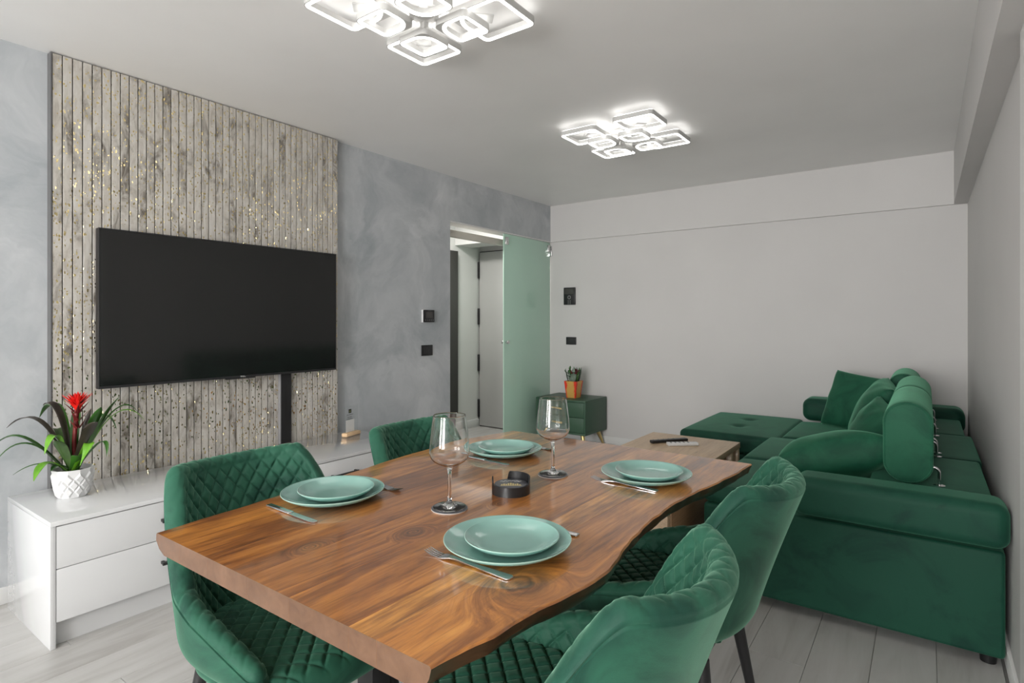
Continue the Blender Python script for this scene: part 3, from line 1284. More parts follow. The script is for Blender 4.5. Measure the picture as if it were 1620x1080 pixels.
def seat_mesh():
    n = 170
    vs, fs = [], []
    x0, x1 = -.150, .325
    hy = .252
    zt = .474

    def map_(u, v):
        # square to superellipse-like plan
        x = (x0 + x1) / 2 + (x1 - x0) / 2 * u
        wy = hy * .985 * math.sqrt(1 - min(.93, max(0, (.045 - x) / .200)) ** 2)
        r = .12
        # round the front corners
        k = max(0, (u - .5) / .5)
        wy *= 1 - .16 * k ** 3
        y = wy * v
        x -= (.035 * abs(v) ** 2.5) * max(0, u)
        return x, y
    for i in range(n + 1):
        for j in range(n + 1):
            u, v = -1 + 2 * i / n, -1 + 2 * j / n
            x, y = map_(u, v)
            eu = (1 - abs(u) ** 14) * (1 - abs(v) ** 14)
            p, q = .051, .051
            a, b = x / p + y / q, x / p - y / q
            m_ = min(abs(math.sin(PI * a)), abs(math.sin(PI * b)))
            qu = (1 - (1 - m_) ** 2.6) ** .8
            z = zt - .045 + .045 * eu ** .5 + .009 * qu * eu - .012 * u * (u > 0)
            vs.append((x, y, z))
    for i in range(n):
        for j in range(n):
            fs.append((i * (n + 1) + j, (i + 1) * (n + 1) + j, (i + 1) * (n + 1) + j + 1, i * (n + 1) + j + 1))
    # skirt
    border = [(i, 0) for i in range(n)] + [(n, j) for j in range(n)] + [(i, n) for i in range(n, 0, -1)] + [(0, j) for j in range(n, 0, -1)]
    rows = [[i * (n + 1) + j for i, j in border]]
    for (dz, k) in ((-.012, 1.006), (-.022, 1.0), (-.030, .95), (-.031, .5)):
        row = []
        for (i, j) in border:
            bx, by, bz = vs[i * (n + 1) + j]
            cx = (x0 + x1) / 2
            row.append(len(vs))
            vs.append((cx + (bx - cx) * k, by * k, min(bz, zt - .045) + dz))
        rows.append(row)
    m = len(border)
    for a, b in zip(rows, rows[1:]):
        for q in range(m):
            fs.append((a[q], a[(q + 1) % m], b[(q + 1) % m], b[q]))
    fs.append(tuple(rows[-1]))
    return vs, fs


def make_chair(loc, rz, label):
    root = thing('dining_chair', label, 'chair', loc, rz, 'green velvet dining chairs around the table')
    (vo, fo), (vi, fi) = chair_mesh()
    from_py('outer_shell', vo, fo, M['velvet_chair'], root, 62)
    bk = from_py('quilted_back', vi, fi, M['velvet_chair'], root, 180)
    vs, fs = seat_mesh()
    from_py('seat', vs, fs, M['velvet_chair'], root, 70)
    box('under_frame', -.13, .25, -.18, .18, .385, .3975, M['black_metal'], root, .004)
    for sx, sy in ((1, 1), (1, -1), (-1, 1), (-1, -1)):
        lg = tube('leg', [(.045 + sx * .165, sy * .155, .3845), (.045 + sx * .225, sy * .215, .006)], [.019, .0105], M['black_metal'], root, 16)
        tube('foot_cap', [(.045 + sx * .225, sy * .215, .0058), (.045 + sx * .226, sy * .216, 0)], .0115, M['black_plastic'], lg, 16)
    return root


CH = [((-1.425, .912, 0), 0, 'quilted green velvet chair pulled up to the table beside the sideboard drawers, nearest left seat'),
      ((-1.415, 1.60, 0), 0, 'green velvet chair on the sideboard side of the table, the one nearer the glass door'),
      ((-.580, .940, 0), PI, 'green velvet chair in the foreground with its smooth back to the camera'),
      ((-.585, 1.625, 0), PI, 'green velvet chair between the foreground chair and the green sofa')]
ch0 = make_chair(*CH[0])
for c in CH[1:]:
    dup(ch0, *c)

# ------------------------------------------------------------------ tableware
PLATE = [(0, .0045), (.055, .0045), (.080, .0052), (.100, .0085), (.118, .0150), (.1325, .0225), (.1350, .0240), (.1362, .0236), (.1362, .0220), (.120, .0110), (.100, .0035), (.082, .0004), (.078, 0), (.074, .0010), (0, .0015)]


def scale_prof(p, k, kz=1.0):
    return [(r * k, z * kz) for r, z in p]


def plate(label, loc, k, kz, grp, data={}):
    key = (k, kz)
    if key not in data:
        vs, fs = lathe_data(scale_prof(PLATE, k, kz), 72)
        me = bpy.data.meshes.new('plate')
        bm = bmesh.new()
        for v in vs:
            bm.verts.new(v)
        bm.verts.ensure_lookup_table()
        for f in fs:
            bm.faces.new([bm.verts[i] for i in f])
        bmesh.ops.remove_doubles(bm, verts=bm.verts, dist=1e-6)
        bmesh.ops.recalc_face_normals(bm, faces=bm.faces)
        bm.faces.ensure_lookup_table()
        R = max(r for r, z in scale_prof(PLATE, k, kz))
        for f in bm.faces:
            f.material_index = 1 if all(math.hypot(v.co.x, v.co.y) > R * .988 for v in f.verts) else 0
        bm.to_mesh(me)
        bm.free()
        shade(me, 60)
        me.materials.append(M['teal'])
        me.materials.append(M['teal_rim'])
        data[key] = me
    o = link('plate', data[key], M['teal'], None, loc)
    tag(o, label, 'plate', grp)
    return o


def fork_mesh():
    bm = bmesh.new()
    prof = [(-.105, .0065, .0040), (-.10, .0100, .0042), (-.02, .0062, .0058), (.03, .0048, .0078), (.045, .007, .0076), (.060, .0115, .0048), (.072, .0125, .0030)]
    t = .0022
    rows = []
    for (xx, w, z) in prof:
        rows.append([bm.verts.new((xx, -w, z)), bm.verts.new((xx, w, z)), bm.verts.new((xx, w, z + t)), bm.verts.new((xx, -w, z + t))])
    for a, b in zip(rows, rows[1:]):
        for q in range(4):
            bm.faces.new((a[q], a[(q + 1) % 4], b[(q + 1) % 4], b[q]))
    bm.faces.new(rows[0][::-1])
    bm.faces.new(rows[-1])
    for i in range(4):
        yc = -.0094 + i * .00627
        pr = [(.0715, .0016, .0030), (.09, .0016, .0040), (.108, .0013, .0085), (.112, .0006, .0098)]
        rr = []
        for (xx, w, z) in pr:
            rr.append([bm.verts.new((xx, yc - w, z)), bm.verts.new((xx, yc + w, z)), bm.verts.new((xx, yc + w, z + .0018)), bm.verts.new((xx, yc - w, z + .0018))])
        for a, b in zip(rr, rr[1:]):
            for q in range(4):
                bm.faces.new((a[q], a[(q + 1) % 4], b[(q + 1) % 4], b[q]))
        bm.faces.new(rr[0][::-1])
        bm.faces.new(rr[-1])
    # lowest point of the bowl touches the table
    zmin = min(v.co.z for v in bm.verts)
    for v in bm.verts:
        v.co.z -= zmin
    return bm


def make_fork(loc, rz, label):
    root = thing('fork', label, 'fork', loc, rz, 'dinner forks on the table')
    from_bm('fork_body', fork_mesh(), M['steel'], root, 50)
    return root


def make_knife(loc, rz, label):
    root = thing('knife', label, 'knife', loc, rz, 'table knives on the table')
    box('handle', -.105, -.0005, -.0085, .0085, .0, .0055, M['steel'], root, .0024, 3)
    bm = bmesh.new()
    out = [(0, -.008), (.085, -.0095), (.098, -.007), (.104, -.001), (.104, .004), (.10, .0075), (0, .0075)]
    top = [bm.verts.new((x_, y_, .0030)) for x_, y_ in out]
    bot = [bm.verts.new((x_, y_, .0012)) for x_, y_ in out]
    bm.faces.new(top)
    bm.faces.new(bot[::-1])
    for i in range(len(out)):
        j = (i + 1) % len(out)
        bm.faces.new((top[i], bot[i], bot[j], top[j]))
    from_bm('blade', bm, M['steel'], root, 20)
    return root


SET = [((-.725, .985), 'in front of the foreground chair', 1), ((-1.318, .985), 'in front of the nearest left chair', 0),
       ((-1.250, 1.680), 'at the seat nearest the glass door', 0), ((-.698, 1.668), 'at the seat nearest the sofa', 1)]
for (px, py), where, side in SET:
    plate('large mint green dinner plate on the wood ' + where, (px, py, TZ), 1.0, 1.0, 'large mint dinner plates')
    plate('small mint green plate stacked on the dinner plate ' + where, (px + (.006 if side else .002), py + .008, TZ + .0053), .745, .95, 'small mint side plates')
fk = make_fork((-.735, .868, TZ), PI, 'steel fork on the wood in front of the nearest mint plates')
dup(fk, (-.720, 1.562, TZ), PI - .06, 'steel fork beside the mint plates nearest the sofa')
dup(fk, (-1.318, 1.128, TZ), .0, 'steel fork with tines showing beyond the left plates, toward the wine glass')
dup(fk, (-1.236, 1.822, TZ), .0, 'steel fork mostly hidden behind the plates nearest the glass door')
kn = make_knife((-1.290, .838, TZ), -.02, 'steel knife on the wood before the nearest left plates')
dup(kn, (-1.236, 1.552, TZ), -.05, 'steel knife before the plates nearest the glass door')
dup(kn, (-.738, 1.128, TZ), PI, 'steel knife behind the foreground plates with only its handle end showing')


# coasters and glasses
def make_coaster(name, loc, rz, label, grp):
    root = thing(name, label, 'coaster', loc, rz, grp)
    lathe('base', [(0, 0), (.046, 0), (.047, .001), (.047, .0022), (0, .0022)], M['coaster_edge'], root, 48)
    lathe('printed_face', [(0, .0023), (.0465, .0023), (.0465, .0038), (.0455, .0042), (0, .0042)], M['coaster'], root, 48)
    bm = bmesh.new()
    # white script-like line and gold skyline print
    prev = None
    for i in range(40):
        t = i / 39
        px = -.030 + .060 * t
        py = .016 + .006 * math.sin(t * 3.1) + .005 * math.sin(t * 34)
        if prev:
            dx, dy = px - prev[0], py - prev[1]
            l = math.hypot(dx, dy)
            ox, oy = -dy / l * .0011, dx / l * .0011
            q = [bm.verts.new((prev[0] + ox, prev[1] + oy, .00435)), bm.verts.new((prev[0] - ox, prev[1] - oy, .00435)), bm.verts.new((px - ox, py - oy, .00435)), bm.verts.new((px + ox, py + oy, .00435))]
            bm.faces.new(q)
        prev = (px, py)
    from_bm('white_script', bm, M['white_ink'], root, 0)
    bm = bmesh.new()
    for i in range(9):
        x0 = -.028 + i * .0063
        h = [.010, .016, .012, .020, .024, .018, .013, .017, .009][i]
        add_box(bm, x0, x0 + .0045, -.022, -.022 + h, .0042, .00445)
    add_box(bm, -.030, .030, -.0255, -.0235, .0042, .00445)
    from_bm('gold_skyline', bm, M['gold_ink'], root, 0)
    return root


CFACE = YAW
g1, g2 = (-.995, 1.100), (-.950, 1.532)
co = make_coaster('coaster', (*g1, TZ), CFACE, 'round dark coaster under the nearest wine glass', 'round dark coasters')
dup(co, (*g2, TZ), CFACE, 'round dark coaster under the wine glass farther back')


def make_glass(loc, label):
    root = thing('wine_glass', label, 'wine glass', loc, 0, 'wine glasses on coasters')
    prof = [(0, 0), (.030, 0), (.0395, 0), (.0405, .0002), (.0416, .0008), (.042, .0018), (.0414, .0028), (.040, .0032), (.038, .0036), (.030, .0048), (.018, .0075), (.009, .012), (.0058, .018), (.0048, .03), (.0045, .06), (.0047, .082), (.0060, .096),
            (.0095, .1035), (.018, .1075), (.030, .1125), (.0415, .1195), (.0488, .1285), (.0520, .1400), (.0519, .152), (.0503, .171), (.0476, .194), (.0447, .216), (.0422, .234), (.0418, .2366), (.04165, .2373), (.0413, .2376), (.04095, .2373), (.0408, .2366), (.0412, .234),
            (.0437, .216), (.0466, .194), (.0493, .171), (.0508, .152), (.0509, .1402), (.0478, .1292), (.0406, .1207), (.0292, .1138), (.0170, .1093), (.008, .1075), (.003, .1070), (0, .1070)]
    lathe('glass_body', prof, M['glass'], root, 64, 180)
    return root


gl = make_glass((*g1, TZ + .0047), 'clear wine glass nearest the camera, standing on a dark coaster')
dup(gl, (*g2, TZ + .0047), 0, 'clear wine glass farther back, near the plates by the sofa')

# coaster holder
hx, hy_ = -.950, 1.308
hold = thing('coaster_holder', 'round black coaster holder with cut-away rim in the middle of the table', 'holder', (hx, hy_, TZ), YAW)
ro, ri = .054, .0505
nA = 96
vs, fs = [], []


def hold_h(a):
    # angle in the holder's own frame: 0 to the right, 90 away from the camera
    d = math.degrees(a) % 360
    tall, low = .047, .0275
    if d <= 95:
        return tall
    if d < 108:
        t = (d - 95) / 13
        return tall + (.006 - tall) * (t * t * (3 - 2 * t))
    if d < 166:
        return .006
    if d < 172:
        return .006 + (.045 - .006) * (d - 166) / 6
    if d < 178:
        return .045
    if d < 215:
        t = (d - 178) / 37
        return .045 + (low - .045) * math.sin(t * PI / 2)
    if d < 330:
        return low
    t = (d - 330) / 30
    return low + (tall - low) * (t * t * (3 - 2 * t))


for i in range(nA):
    a = 2 * PI * i / nA
    h = hold_h(a)
    c, s = math.cos(a), math.sin(a)
    vs += [(ro * c, ro * s, 0), (ro * c, ro * s, h - .001), ((ro + ri) / 2 * c, (ro + ri) / 2 * s, h), (ri * c, ri * s, h - .001), (ri * c, ri * s, .003), (0, 0, .003), (0, 0, 0)]
for i in range(nA):
    j = (i + 1) % nA
    for q in range(4):
        fs.append((i * 7 + q, j * 7 + q, j * 7 + q + 1, i * 7 + q + 1))
    fs.append((i * 7 + 4, j * 7 + 4, i * 7 + 5))
    fs.append((i * 7, i * 7 + 6, j * 7))
from_py('wall_and_base', vs, fs, M['black_plastic'], hold, 40)
zc = TZ + .0032
for k in range(5):
    txt = ['lowest coaster of the stack in the black holder', 'second lowest coaster stacked in the black holder', 'middle coaster of the stack in the black holder', 'second highest coaster stacked in the black holder', 'topmost printed coaster in the black holder, its gold skyline showing'][k]
    dup(co, (hx, hy_, zc + k * .0047), YAW, txt)

# ------------------------------------------------------------------ sofa
V, VC = M['velvet_sofa'], M['velvet_cushion']
sofa = thing('corner_sofa', 'emerald velvet corner sofa with chaise and adjustable headrests against the right wall', 'sofa', (0, 0, 0))
SXR = .214
# bases
softbox('base', -.62, .229, 2.668, 5.27, .042, .425, .015, V, sofa)
softbox('seat_base', -.875, -.6205, 2.79, 5.27, .042, .372, .02, V, sofa)
softbox('chaise_base', -1.49, -.8755, 4.27, 5.27, .042, .30, .02, V, sofa)
# seats
softbox('seat_cushion', -.885, -.205, 2.785, 3.50, .374, .452, .038, V, sofa, .018)
softbox('seat_cushion', -.885, -.205, 3.503, 4.24, .374, .452, .038, V, sofa, .018)
softbox('seat_cushion', -.815, -.205, 4.243, 5.02, .374, .455, .038, V, sofa, .018)
ch = softbox('chaise_cushion', -1.515, -.818, 4.245, 5.275, .302, .432, .035, V, sofa, .012, 36,
             [(-1.17, 4.60, .022, .07), (-1.17, 4.93, .022, .07)])
for yy in (4.60, 4.93):
    lathe('button', [(0, .004), (.008, .003), (.012, 0), (0, -.002)], VC, ch, 20, loc=(-1.17, yy, .4195))
# arm rests
softbox('armrest', -.45, .239, 2.60, 2.785, .446, .604, .042, V, sofa, .004)
softbox('armrest', -.80, .222, 5.03, 5.285, .456, .632, .06, V, sofa, .004)
# ledges behind the head rests
softbox('back_ledge', -.202, .212, 2.79, 3.605, .43, .56, .015, V, sofa, .006)
softbox('back_ledge', -.202, .222, 3.608, 4.362, .43, .56, .015, V, sofa, .006)
softbox('back_ledge', -.202, .192, 4.365, 5.028, .43, .56, .015, V, sofa, .006)


def headrest(y0, y1, xc, hooks):
    # capsule cross-section, extruded along Y with rounded ends
    hw, hh, zc_ = .088, .170, .740
    n = 40
    sec = []
    for i in range(n):
        a = 2 * PI * i / n
        cx, cz = math.cos(a) * hw, math.sin(a) * hw
        cz += (hh - hw) * (1 if math.sin(a) >= 0 else -1)
        sec.append((cx, cz))
    r = .012
    rows = []
    ends = [(y0, 1 - r / hw), (y0 + r * .12, 1 - r / hw * .55), (y0 + r * .35, 1 - r / hw * .22), (y0 + r, 1.0)]
    ends2 = [(y1 - r, 1.0), (y1 - r * .35, 1 - r / hw * .22), (y1 - r * .12, 1 - r / hw * .55), (y1, 1 - r / hw)]
    seq = ends + [(y0 + r + (y1 - y0 - 2 * r) * t / 8, 1.0) for t in range(1, 8)] + ends2
    vs, fs = [], []
    for (yy, k) in seq:
        for (a, b) in sec:
            q = 1 - k
            ln = math.hypot(a, b)
            vs.append((xc + a * k, yy, zc_ + b - (b / ln) * q * hw * abs(b / ln)))
    m = len(seq)
    for i in range(m - 1):
        for q in range(n):
            fs.append((i * n + q, i * n + (q + 1) % n, (i + 1) * n + (q + 1) % n, (i + 1) * n + q))
    fs.append(tuple(range(n)))
    fs.append(tuple((m - 1) * n + q for q in range(n))[::-1])
    o = from_py('headrest', vs, fs, VC, sofa, 50)
    for yy in hooks:
        bm = bmesh.new()
        xs = xc + hw - .004
        xe = .045
        pts = [(xs, yy, .638)]
        for i in range(8):
            a = PI / 2 * i / 7
            pts.append((xe - .02 + .02 * math.sin(a), yy, .618 + .02 * math.cos(a)))
        pts.append((xe, yy, .563))
        add_tube(bm, pts, .0058, 12)
        from_bm('bracket', bm, M['chrome'], o, 50)
        lathe('flange', [(0, 0), (.021, 0), (.021, .002), (.012, .0045), (0, .0045)], M['chrome'], o, 24, loc=(xe, yy, .5652))
    # seam along both end faces
    for yy, inset in ((y0 + .0035, .93), (y1 - .0035, .93)):
        rg = [Vector((xc + a * inset, yy, zc_ + b - (b / math.hypot(a, b)) * (1 - inset) * hw)) for (a, b) in sec]
        vs, fs = [], []
        m = len(rg)
        for i in range(m):
            t = (rg[(i + 1) % m] - rg[i - 1]).normalized()
            a1 = Vector((0, 1, 0))
            b1 = t.cross(a1)
            for q in range(8):
                w = 2 * PI * q / 8
                vs.append(rg[i] + (a1 * math.cos(w) + b1 * math.sin(w)) * .0042)
        for i in range(m):
            for q in range(8):
                fs.append((i * 8 + q, i * 8 + (q + 1) % 8, ((i + 1) % m) * 8 + (q + 1) % 8, ((i + 1) % m) * 8 + q))
        from_py('piping', vs, fs, VC, o, 180)
    return o


headrest(2.90, 3.645, -.062, (2.965, 3.59))
headrest(3.65, 4.33, -.062, (3.69, 4.24))
headrest(4.42, 5.00, -.115, (4.52, 4.90))
for (fx, fy) in ((.185, 2.73), (-.59, 3.0), (-.82, 2.95), (.185, 5.2), (-.82, 5.2), (-1.44, 4.33), (-1.44, 5.2)):
    lathe('foot', [(0, 0), (.024, 0), (.027, .041), (0, .041)], M['black_plastic'], sofa, 20, loc=(fx, fy, 0))


# loose cushions
def cushion(label, loc, rot, w, h, t, seed):
    r_ = random.Random(seed)
    n = 40
    vs, fs = [], []
    ph = [r_.uniform(0, 6.28) for _ in range(6)]
    for side in (1, -1):
        for i in range(n + 1):
            for j in range(n + 1):
                u, v = -1 + 2 * i / n, -1 + 2 * j / n
                # sides bow in between the pointed corners
                x_ = w / 2 * u * (1 - .05 * (1 - abs(v) ** 2.2) * abs(u) ** 2)
                y_ = h / 2 * v * (1 - .05 * (1 - abs(u) ** 2.2) * abs(v) ** 2)
                p = ((1 - u ** 2) * (1 - v ** 2))
                z_ = t / 2 * max(0, p) ** .36
                cr = .5 * (abs(u) + abs(v))
                z_ *= 1 + .07 * math.sin(5 * u + ph[0] + 2 * v) * cr + .05 * math.sin(7 * v - 3 * u + ph[1]) * cr
                ang = math.atan2(v, u)
                z_ += .006 * math.sin(9 * ang + ph[2]) * min(1, math.hypot(u, v)) ** 3 * max(0, p) ** .4
                vs.append((x_, y_, z_ * side))
    k = (n + 1) ** 2
    for s_ in range(2):
        for i in range(n):
            for j in range(n):
                f = (s_ * k + i * (n + 1) + j, s_ * k + (i + 1) * (n + 1) + j, s_ * k + (i + 1) * (n + 1) + j + 1, s_ * k + i * (n + 1) + j + 1)
                fs.append(f if s_ == 0 else f[::-1])
    bm = bmesh.new()
    bv = [bm.verts.new(v) for v in vs]
    for f in fs:
        bm.faces.new([bv[i] for i in f])
    bmesh.ops.remove_doubles(bm, verts=bm.verts, dist=1e-5)
    o = from_bm('cushion', bm, VC, None, 180)
    o.location = loc
    o.rotation_euler = rot
    tag(o, label, 'cushion', 'loose velvet cushions on the sofa')
    return o


def orient(normal, up):
    n = Vector(normal).normalized()
    u = Vector(up)
    u = (u - n * u.dot(n)).normalized()
    r = u.cross(n)
    return Matrix((r, u, n)).transposed().to_euler()


cushion('large upright green velvet cushion standing at the far corner of the sofa', (-.385, 4.79, .655), orient((-.40, -.85, .34), (.18, .15, 1)), .47, .43, .19, 1)
cushion('green velvet cushion leaning against the middle headrest', (-.262, 4.17, .672), orient((-.90, -.12, .40), (.25, -.05, 1)), .44, .43, .21, 2)
cushion('dark-shaded green velvet cushion leaning just in front of the middle headrest cushion', (-.240, 3.745, .615), orient((-.84, -.42, .42), (.25, -.20, 1)), .36, .36, .19, 3)
cushion('green velvet cushion lying nearly flat beside the near armrest', (-.365, 3.20, .575), orient((-.30, .26, .92), (.92, .22, .32)), .44, .50, .25, 4)

# ------------------------------------------------------------------ coffee table
ct = thing('coffee_table', 'light oak coffee table beyond the dining table, in front of the sofa', 'coffee table', (-1.29, 3.29, 0))
cx0, cx1, cy0, cy1 = -.30, .30, -.64, .64
box('table_top', cx0, cx1, cy0, cy1, .415, .45, M['oak'], ct, .002)
box('end_panel', cx0 + .01, cx1 - .012, cy0 + .002, cy0 + .04, 0, .4145, M['oak'], ct, .002)
box('end_panel', cx0 + .01, cx1 - .004, cy1 - .20, cy1 - .16, 0, .4145, M['oak'], ct, .002)
box('end_panel', cx0 + .01, cx1 - .004, cy1 - .045, cy1 - .005, 0, .4145, M['oak'], ct, .002)
box('side_panel', cx1 - .03, cx1 - .006, cy0 + .0405, cy0 + .62, .03, .4145, M['oak_dark'], ct, .002)
box('side_panel', cx0 + .012, cx0 + .034, cy0 + .0405, cy0 + .62, .03, .4145, M['oak_dark'], ct, .002)
box('apron', cx1 - .055, cx1 - .035, cy0 + .621, cy1 - .201, .34, .4145, M['oak_dark'], ct)
box('apron', cx0 + .035, cx0 + .055, cy0 + .621, cy1 - .201, .34, .4145, M['oak_dark'], ct)
box('shelf', cx0 + .06, cx1 - .06, cy0 + .041, cy1 - .201, .10, .122, M['oak'], ct)


def remote(label, p0, p1, w, h, mat, mark):
    d = Vector((p1[0] - p0[0], p1[1] - p0[1], 0))
    L = d.length
    root = thing('remote_control', label, 'remote control', ((p0[0] + p1[0]) / 2, (p0[1] + p1[1]) / 2, .45), math.atan2(d.y, d.x), 'remote controls on the coffee table')
    box('case', -L / 2, L / 2, -w / 2, w / 2, 0, h, mat, root, .005, 3)
    for i in range(5):
        for j in (-1, 0, 1):
            bm = bmesh.new()
            add_box(bm, -L / 2 + .02 + i * (L * .14), -L / 2 + .029 + i * (L * .14), j * w * .26 - .0035, j * w * .26 + .0035, h + .0002, h + .0018, .0006, 1)
            from_bm('button', bm, mark, root)
    return root


remote('slim black remote control on the oak coffee table', (-1.455, 3.56), (-1.295, 3.775), .042, .018, M['black_plastic'], M['grey_mark'])
remote('short white remote control next to the black one', (-1.345, 3.555), (-1.19, 3.68), .046, .019, M['white_plastic'], M['grey_mark'])

# ------------------------------------------------------------------ nightstand and vase
nx0, nx1, ny0, ny1, nz0, nz1 = -3.20, -2.635, 4.835, 5.285, .145, .478
ns = thing('nightstand', 'dark green two-drawer nightstand with gold handles and legs in the corner', 'nightstand', ((nx0 + nx1) / 2, (ny0 + ny1) / 2, 0))
w2, d2_ = (nx1 - nx0) / 2, (ny1 - ny0) / 2
boxes('cabinet', [(-w2, w2, -d2_, d2_, nz1 - .018, nz1), (-w2, w2, -d2_, d2_, nz0, nz0 + .018), (-w2, -w2 + .018, -d2_, d2_, nz0 + .018, nz1 - .018),
                  (w2 - .018, w2, -d2_, d2_, nz0 + .018, nz1 - .018), (-w2 + .018, w2 - .018, d2_ - .012, d2_, nz0 + .018, nz1 - .018)], M['ns_green'], ns, .002)
zm = (nz0 + nz1) / 2
for (za, zb) in ((zm + .002, nz1 - .021), (nz0 + .021, zm - .002)):
    dr = box('drawer', -w2 + .020, w2 - .020, -d2_ + .003, -d2_ + .30, za, zb, M['ns_green'], ns, .0015)
    zz = (za + zb) / 2 + .01
    boxes('handle', [(-.075, -.065, -d2_ - .016, -d2_ + .003, zz - .006, zz + .006), (.065, .075, -d2_ - .016, -d2_ + .003, zz - .006, zz + .006), (-.085, .085, -d2_ - .026, -d2_ - .0155, zz - .0075, zz + .0075)], M['gold'], dr, .001)
for sx in (-1, 1):
    for sy in (-1, 1):
        tube('leg', [(sx * (w2 - .07), sy * (d2_ - .07), nz0 - .0005), (sx * (w2 - .025), sy * (d2_ - .03), 0)], [.022, .010], M['gold'], ns, 14)

vz = nz1
vase = thing('potted_plant', 'small silvery-leaved plant with dark red rosettes in a red and gold square pot', 'plant', (-2.87, 5.02, vz), .0)
bm = bmesh.new()
n = 4
pr = [(.052, 0), (.070, .165), (.0705, .168), (.064, .168), (.062, .150)]
rows = []
for (r, z) in pr:
    rows.append([bm.verts.new((sx * r, sy * r, z)) for sx, sy in ((1, 1), (-1, 1), (-1, -1), (1, -1))])
for a, b in zip(rows, rows[1:]):
    for q in range(4):
        bm.faces.new((a[q], a[(q + 1) % 4], b[(q + 1) % 4], b[q]))
bm.faces.new(rows[0])
pot = from_bm('pot', bm, M['redgold'], vase, 0)
mod = pot.modifiers.new('bevel', 'BEVEL')
mod.width = .006
mod.segments = 2
box('soil', -.061, .061, -.061, .061, .140, .150, M['soil'], vase)


def leaf_mesh(path, widths, fold=.25, n_cross=4):
    """ribbon leaf along a path; returns verts/faces with slight thickness"""
    vs, fs = [], []
    k = len(path)
    for i, p in enumerate(path):
        p = Vector(p)
        t = (Vector(path[min(i + 1, k - 1)]) - Vector(path[max(i - 1, 0)])).normalized()
        side = t.cross(Vector((0, 0, 1)))
        if side.length < .05:
            side = Vector((1, 0, 0))
        side.normalize()
        up = side.cross(t).normalized()
        for q in range(n_cross + 1):
            c = -1 + 2 * q / n_cross
            vs.append(p + side * (widths[i] * c) + up * (widths[i] * fold * abs(c)))
    m = n_cross + 1
    base = len(vs)
    th = .0012
    for i in range(k):
        for q in range(m):
            vs.append(Vector(vs[i * m + q]) - Vector((0, 0, th)))
    for i in range(k - 1):
        for q in range(n_cross):
            a = (i * m + q, i * m + q + 1, (i + 1) * m + q + 1, (i + 1) * m + q)
            fs.append(a)
            fs.append(tuple(base + x_ for x_ in a[::-1]))
        fs.append((i * m, (i + 1) * m, base + (i + 1) * m, base + i * m))
        fs.append((i * m + m - 1, base + i * m + m - 1, base + (i + 1) * m + m - 1, (i + 1) * m + m - 1))
    return vs, fs


def bez(p0, p1, p2, n):
    out = []
    for i in range(n + 1):
        t = i / n
        out.append(Vector(p0) * (1 - t) ** 2 + Vector(p1) * 2 * t * (1 - t) + Vector(p2) * t * t)
    return out


rv = random.Random(5)
for i in range(17):
    a = 2 * PI * i / 17 * 2.4
    rr = .012 + .045 * rv.random()
    h = .10 + .07 * rv.random()
    b0 = (rr * math.cos(a), rr * math.sin(a), .151)
    e = rr + .012 + .02 * rv.random()
    tip = (e * math.cos(a), e * math.sin(a), .151 + h)
    md = ((rr + .03) * math.cos(a), (rr + .03) * math.sin(a), .151 + h * .55)
    pts = bez(b0, md, tip, 6)
    ws = [.008, .018, .025, .027, .021, .012, .001]
    vs, fs = leaf_mesh(pts, ws, .35)
    from_py('leaf', vs, fs, M['silver_leaf'] if i % 3 else M['leaf'], vase, 60)
for i in range(20):
    a = rv.uniform(0, 6.28)
    r = rv.uniform(0, .03)
    cx_, cy_ = .022 + r * math.cos(a), -.015 + r * math.sin(a)
    pts = bez((cx_ * .5, cy_ * .5, .17), (cx_ * .9, cy_, .245), (cx_ + .02 * math.cos(a), cy_ + .02 * math.sin(a), .272 + .02 * rv.random()), 5)
    vs, fs = leaf_mesh(pts, [.005, .011, .018, .021, .016, .003], .3)
    from_py('red_leaf', vs, fs, M['maroon_leaf'], vase, 60)

# ------------------------------------------------------------------ bromeliad on the sideboard
BRX, BRY = -3.02, .90
br = thing('potted_bromeliad', 'bromeliad with red flower in a white faceted pot on the sideboard', 'plant', (BRX, BRY, sbZ), YAW)
# local x runs to the camera's right, y away from it
NA, NL = 11, 5
levels = [(.055, .004), (.061, .030), (.066, .057), (.070, .084), (.0735, .111)]
bm = bmesh.new()
rows = []
bot = [bm.verts.new((.051 * math.cos(2 * PI * i / NA), .051 * math.sin(2 * PI * i / NA), 0)) for i in range(NA)]
for li, (r, z) in enumerate(levels):
    rows.append([bm.verts.new((r * math.cos(2 * PI * (i + .5 * (li % 2)) / NA), r * math.sin(2 * PI * (i + .5 * (li % 2)) / NA), z)) for i in range(NA)])
top = [bm.verts.new((.0765 * math.cos(2 * PI * i / NA), .0765 * math.sin(2 * PI * i / NA), .124)) for i in range(NA)]
tin = [bm.verts.new((.071 * math.cos(2 * PI * i / NA), .071 * math.sin(2 * PI * i / NA), .124)) for i in range(NA)]
tin2 = [bm.verts.new((.068 * math.cos(2 * PI * i / NA), .068 * math.sin(2 * PI * i / NA), .100)) for i in range(NA)]


def strip(a, b, sa, sb_):
    for i in range(NA):
        j = (i + 1) % NA
        if sa == sb_:
            bm.faces.new((a[i], a[j], b[j], b[i]))
        elif sb_ == 1:
            bm.faces.new((a[i], a[j], b[i]))
            bm.faces.new((a[j], b[j], b[i]))
        else:
            bm.faces.new((a[i], b[j], b[i]))
            bm.faces.new((a[i], a[j], b[j]))


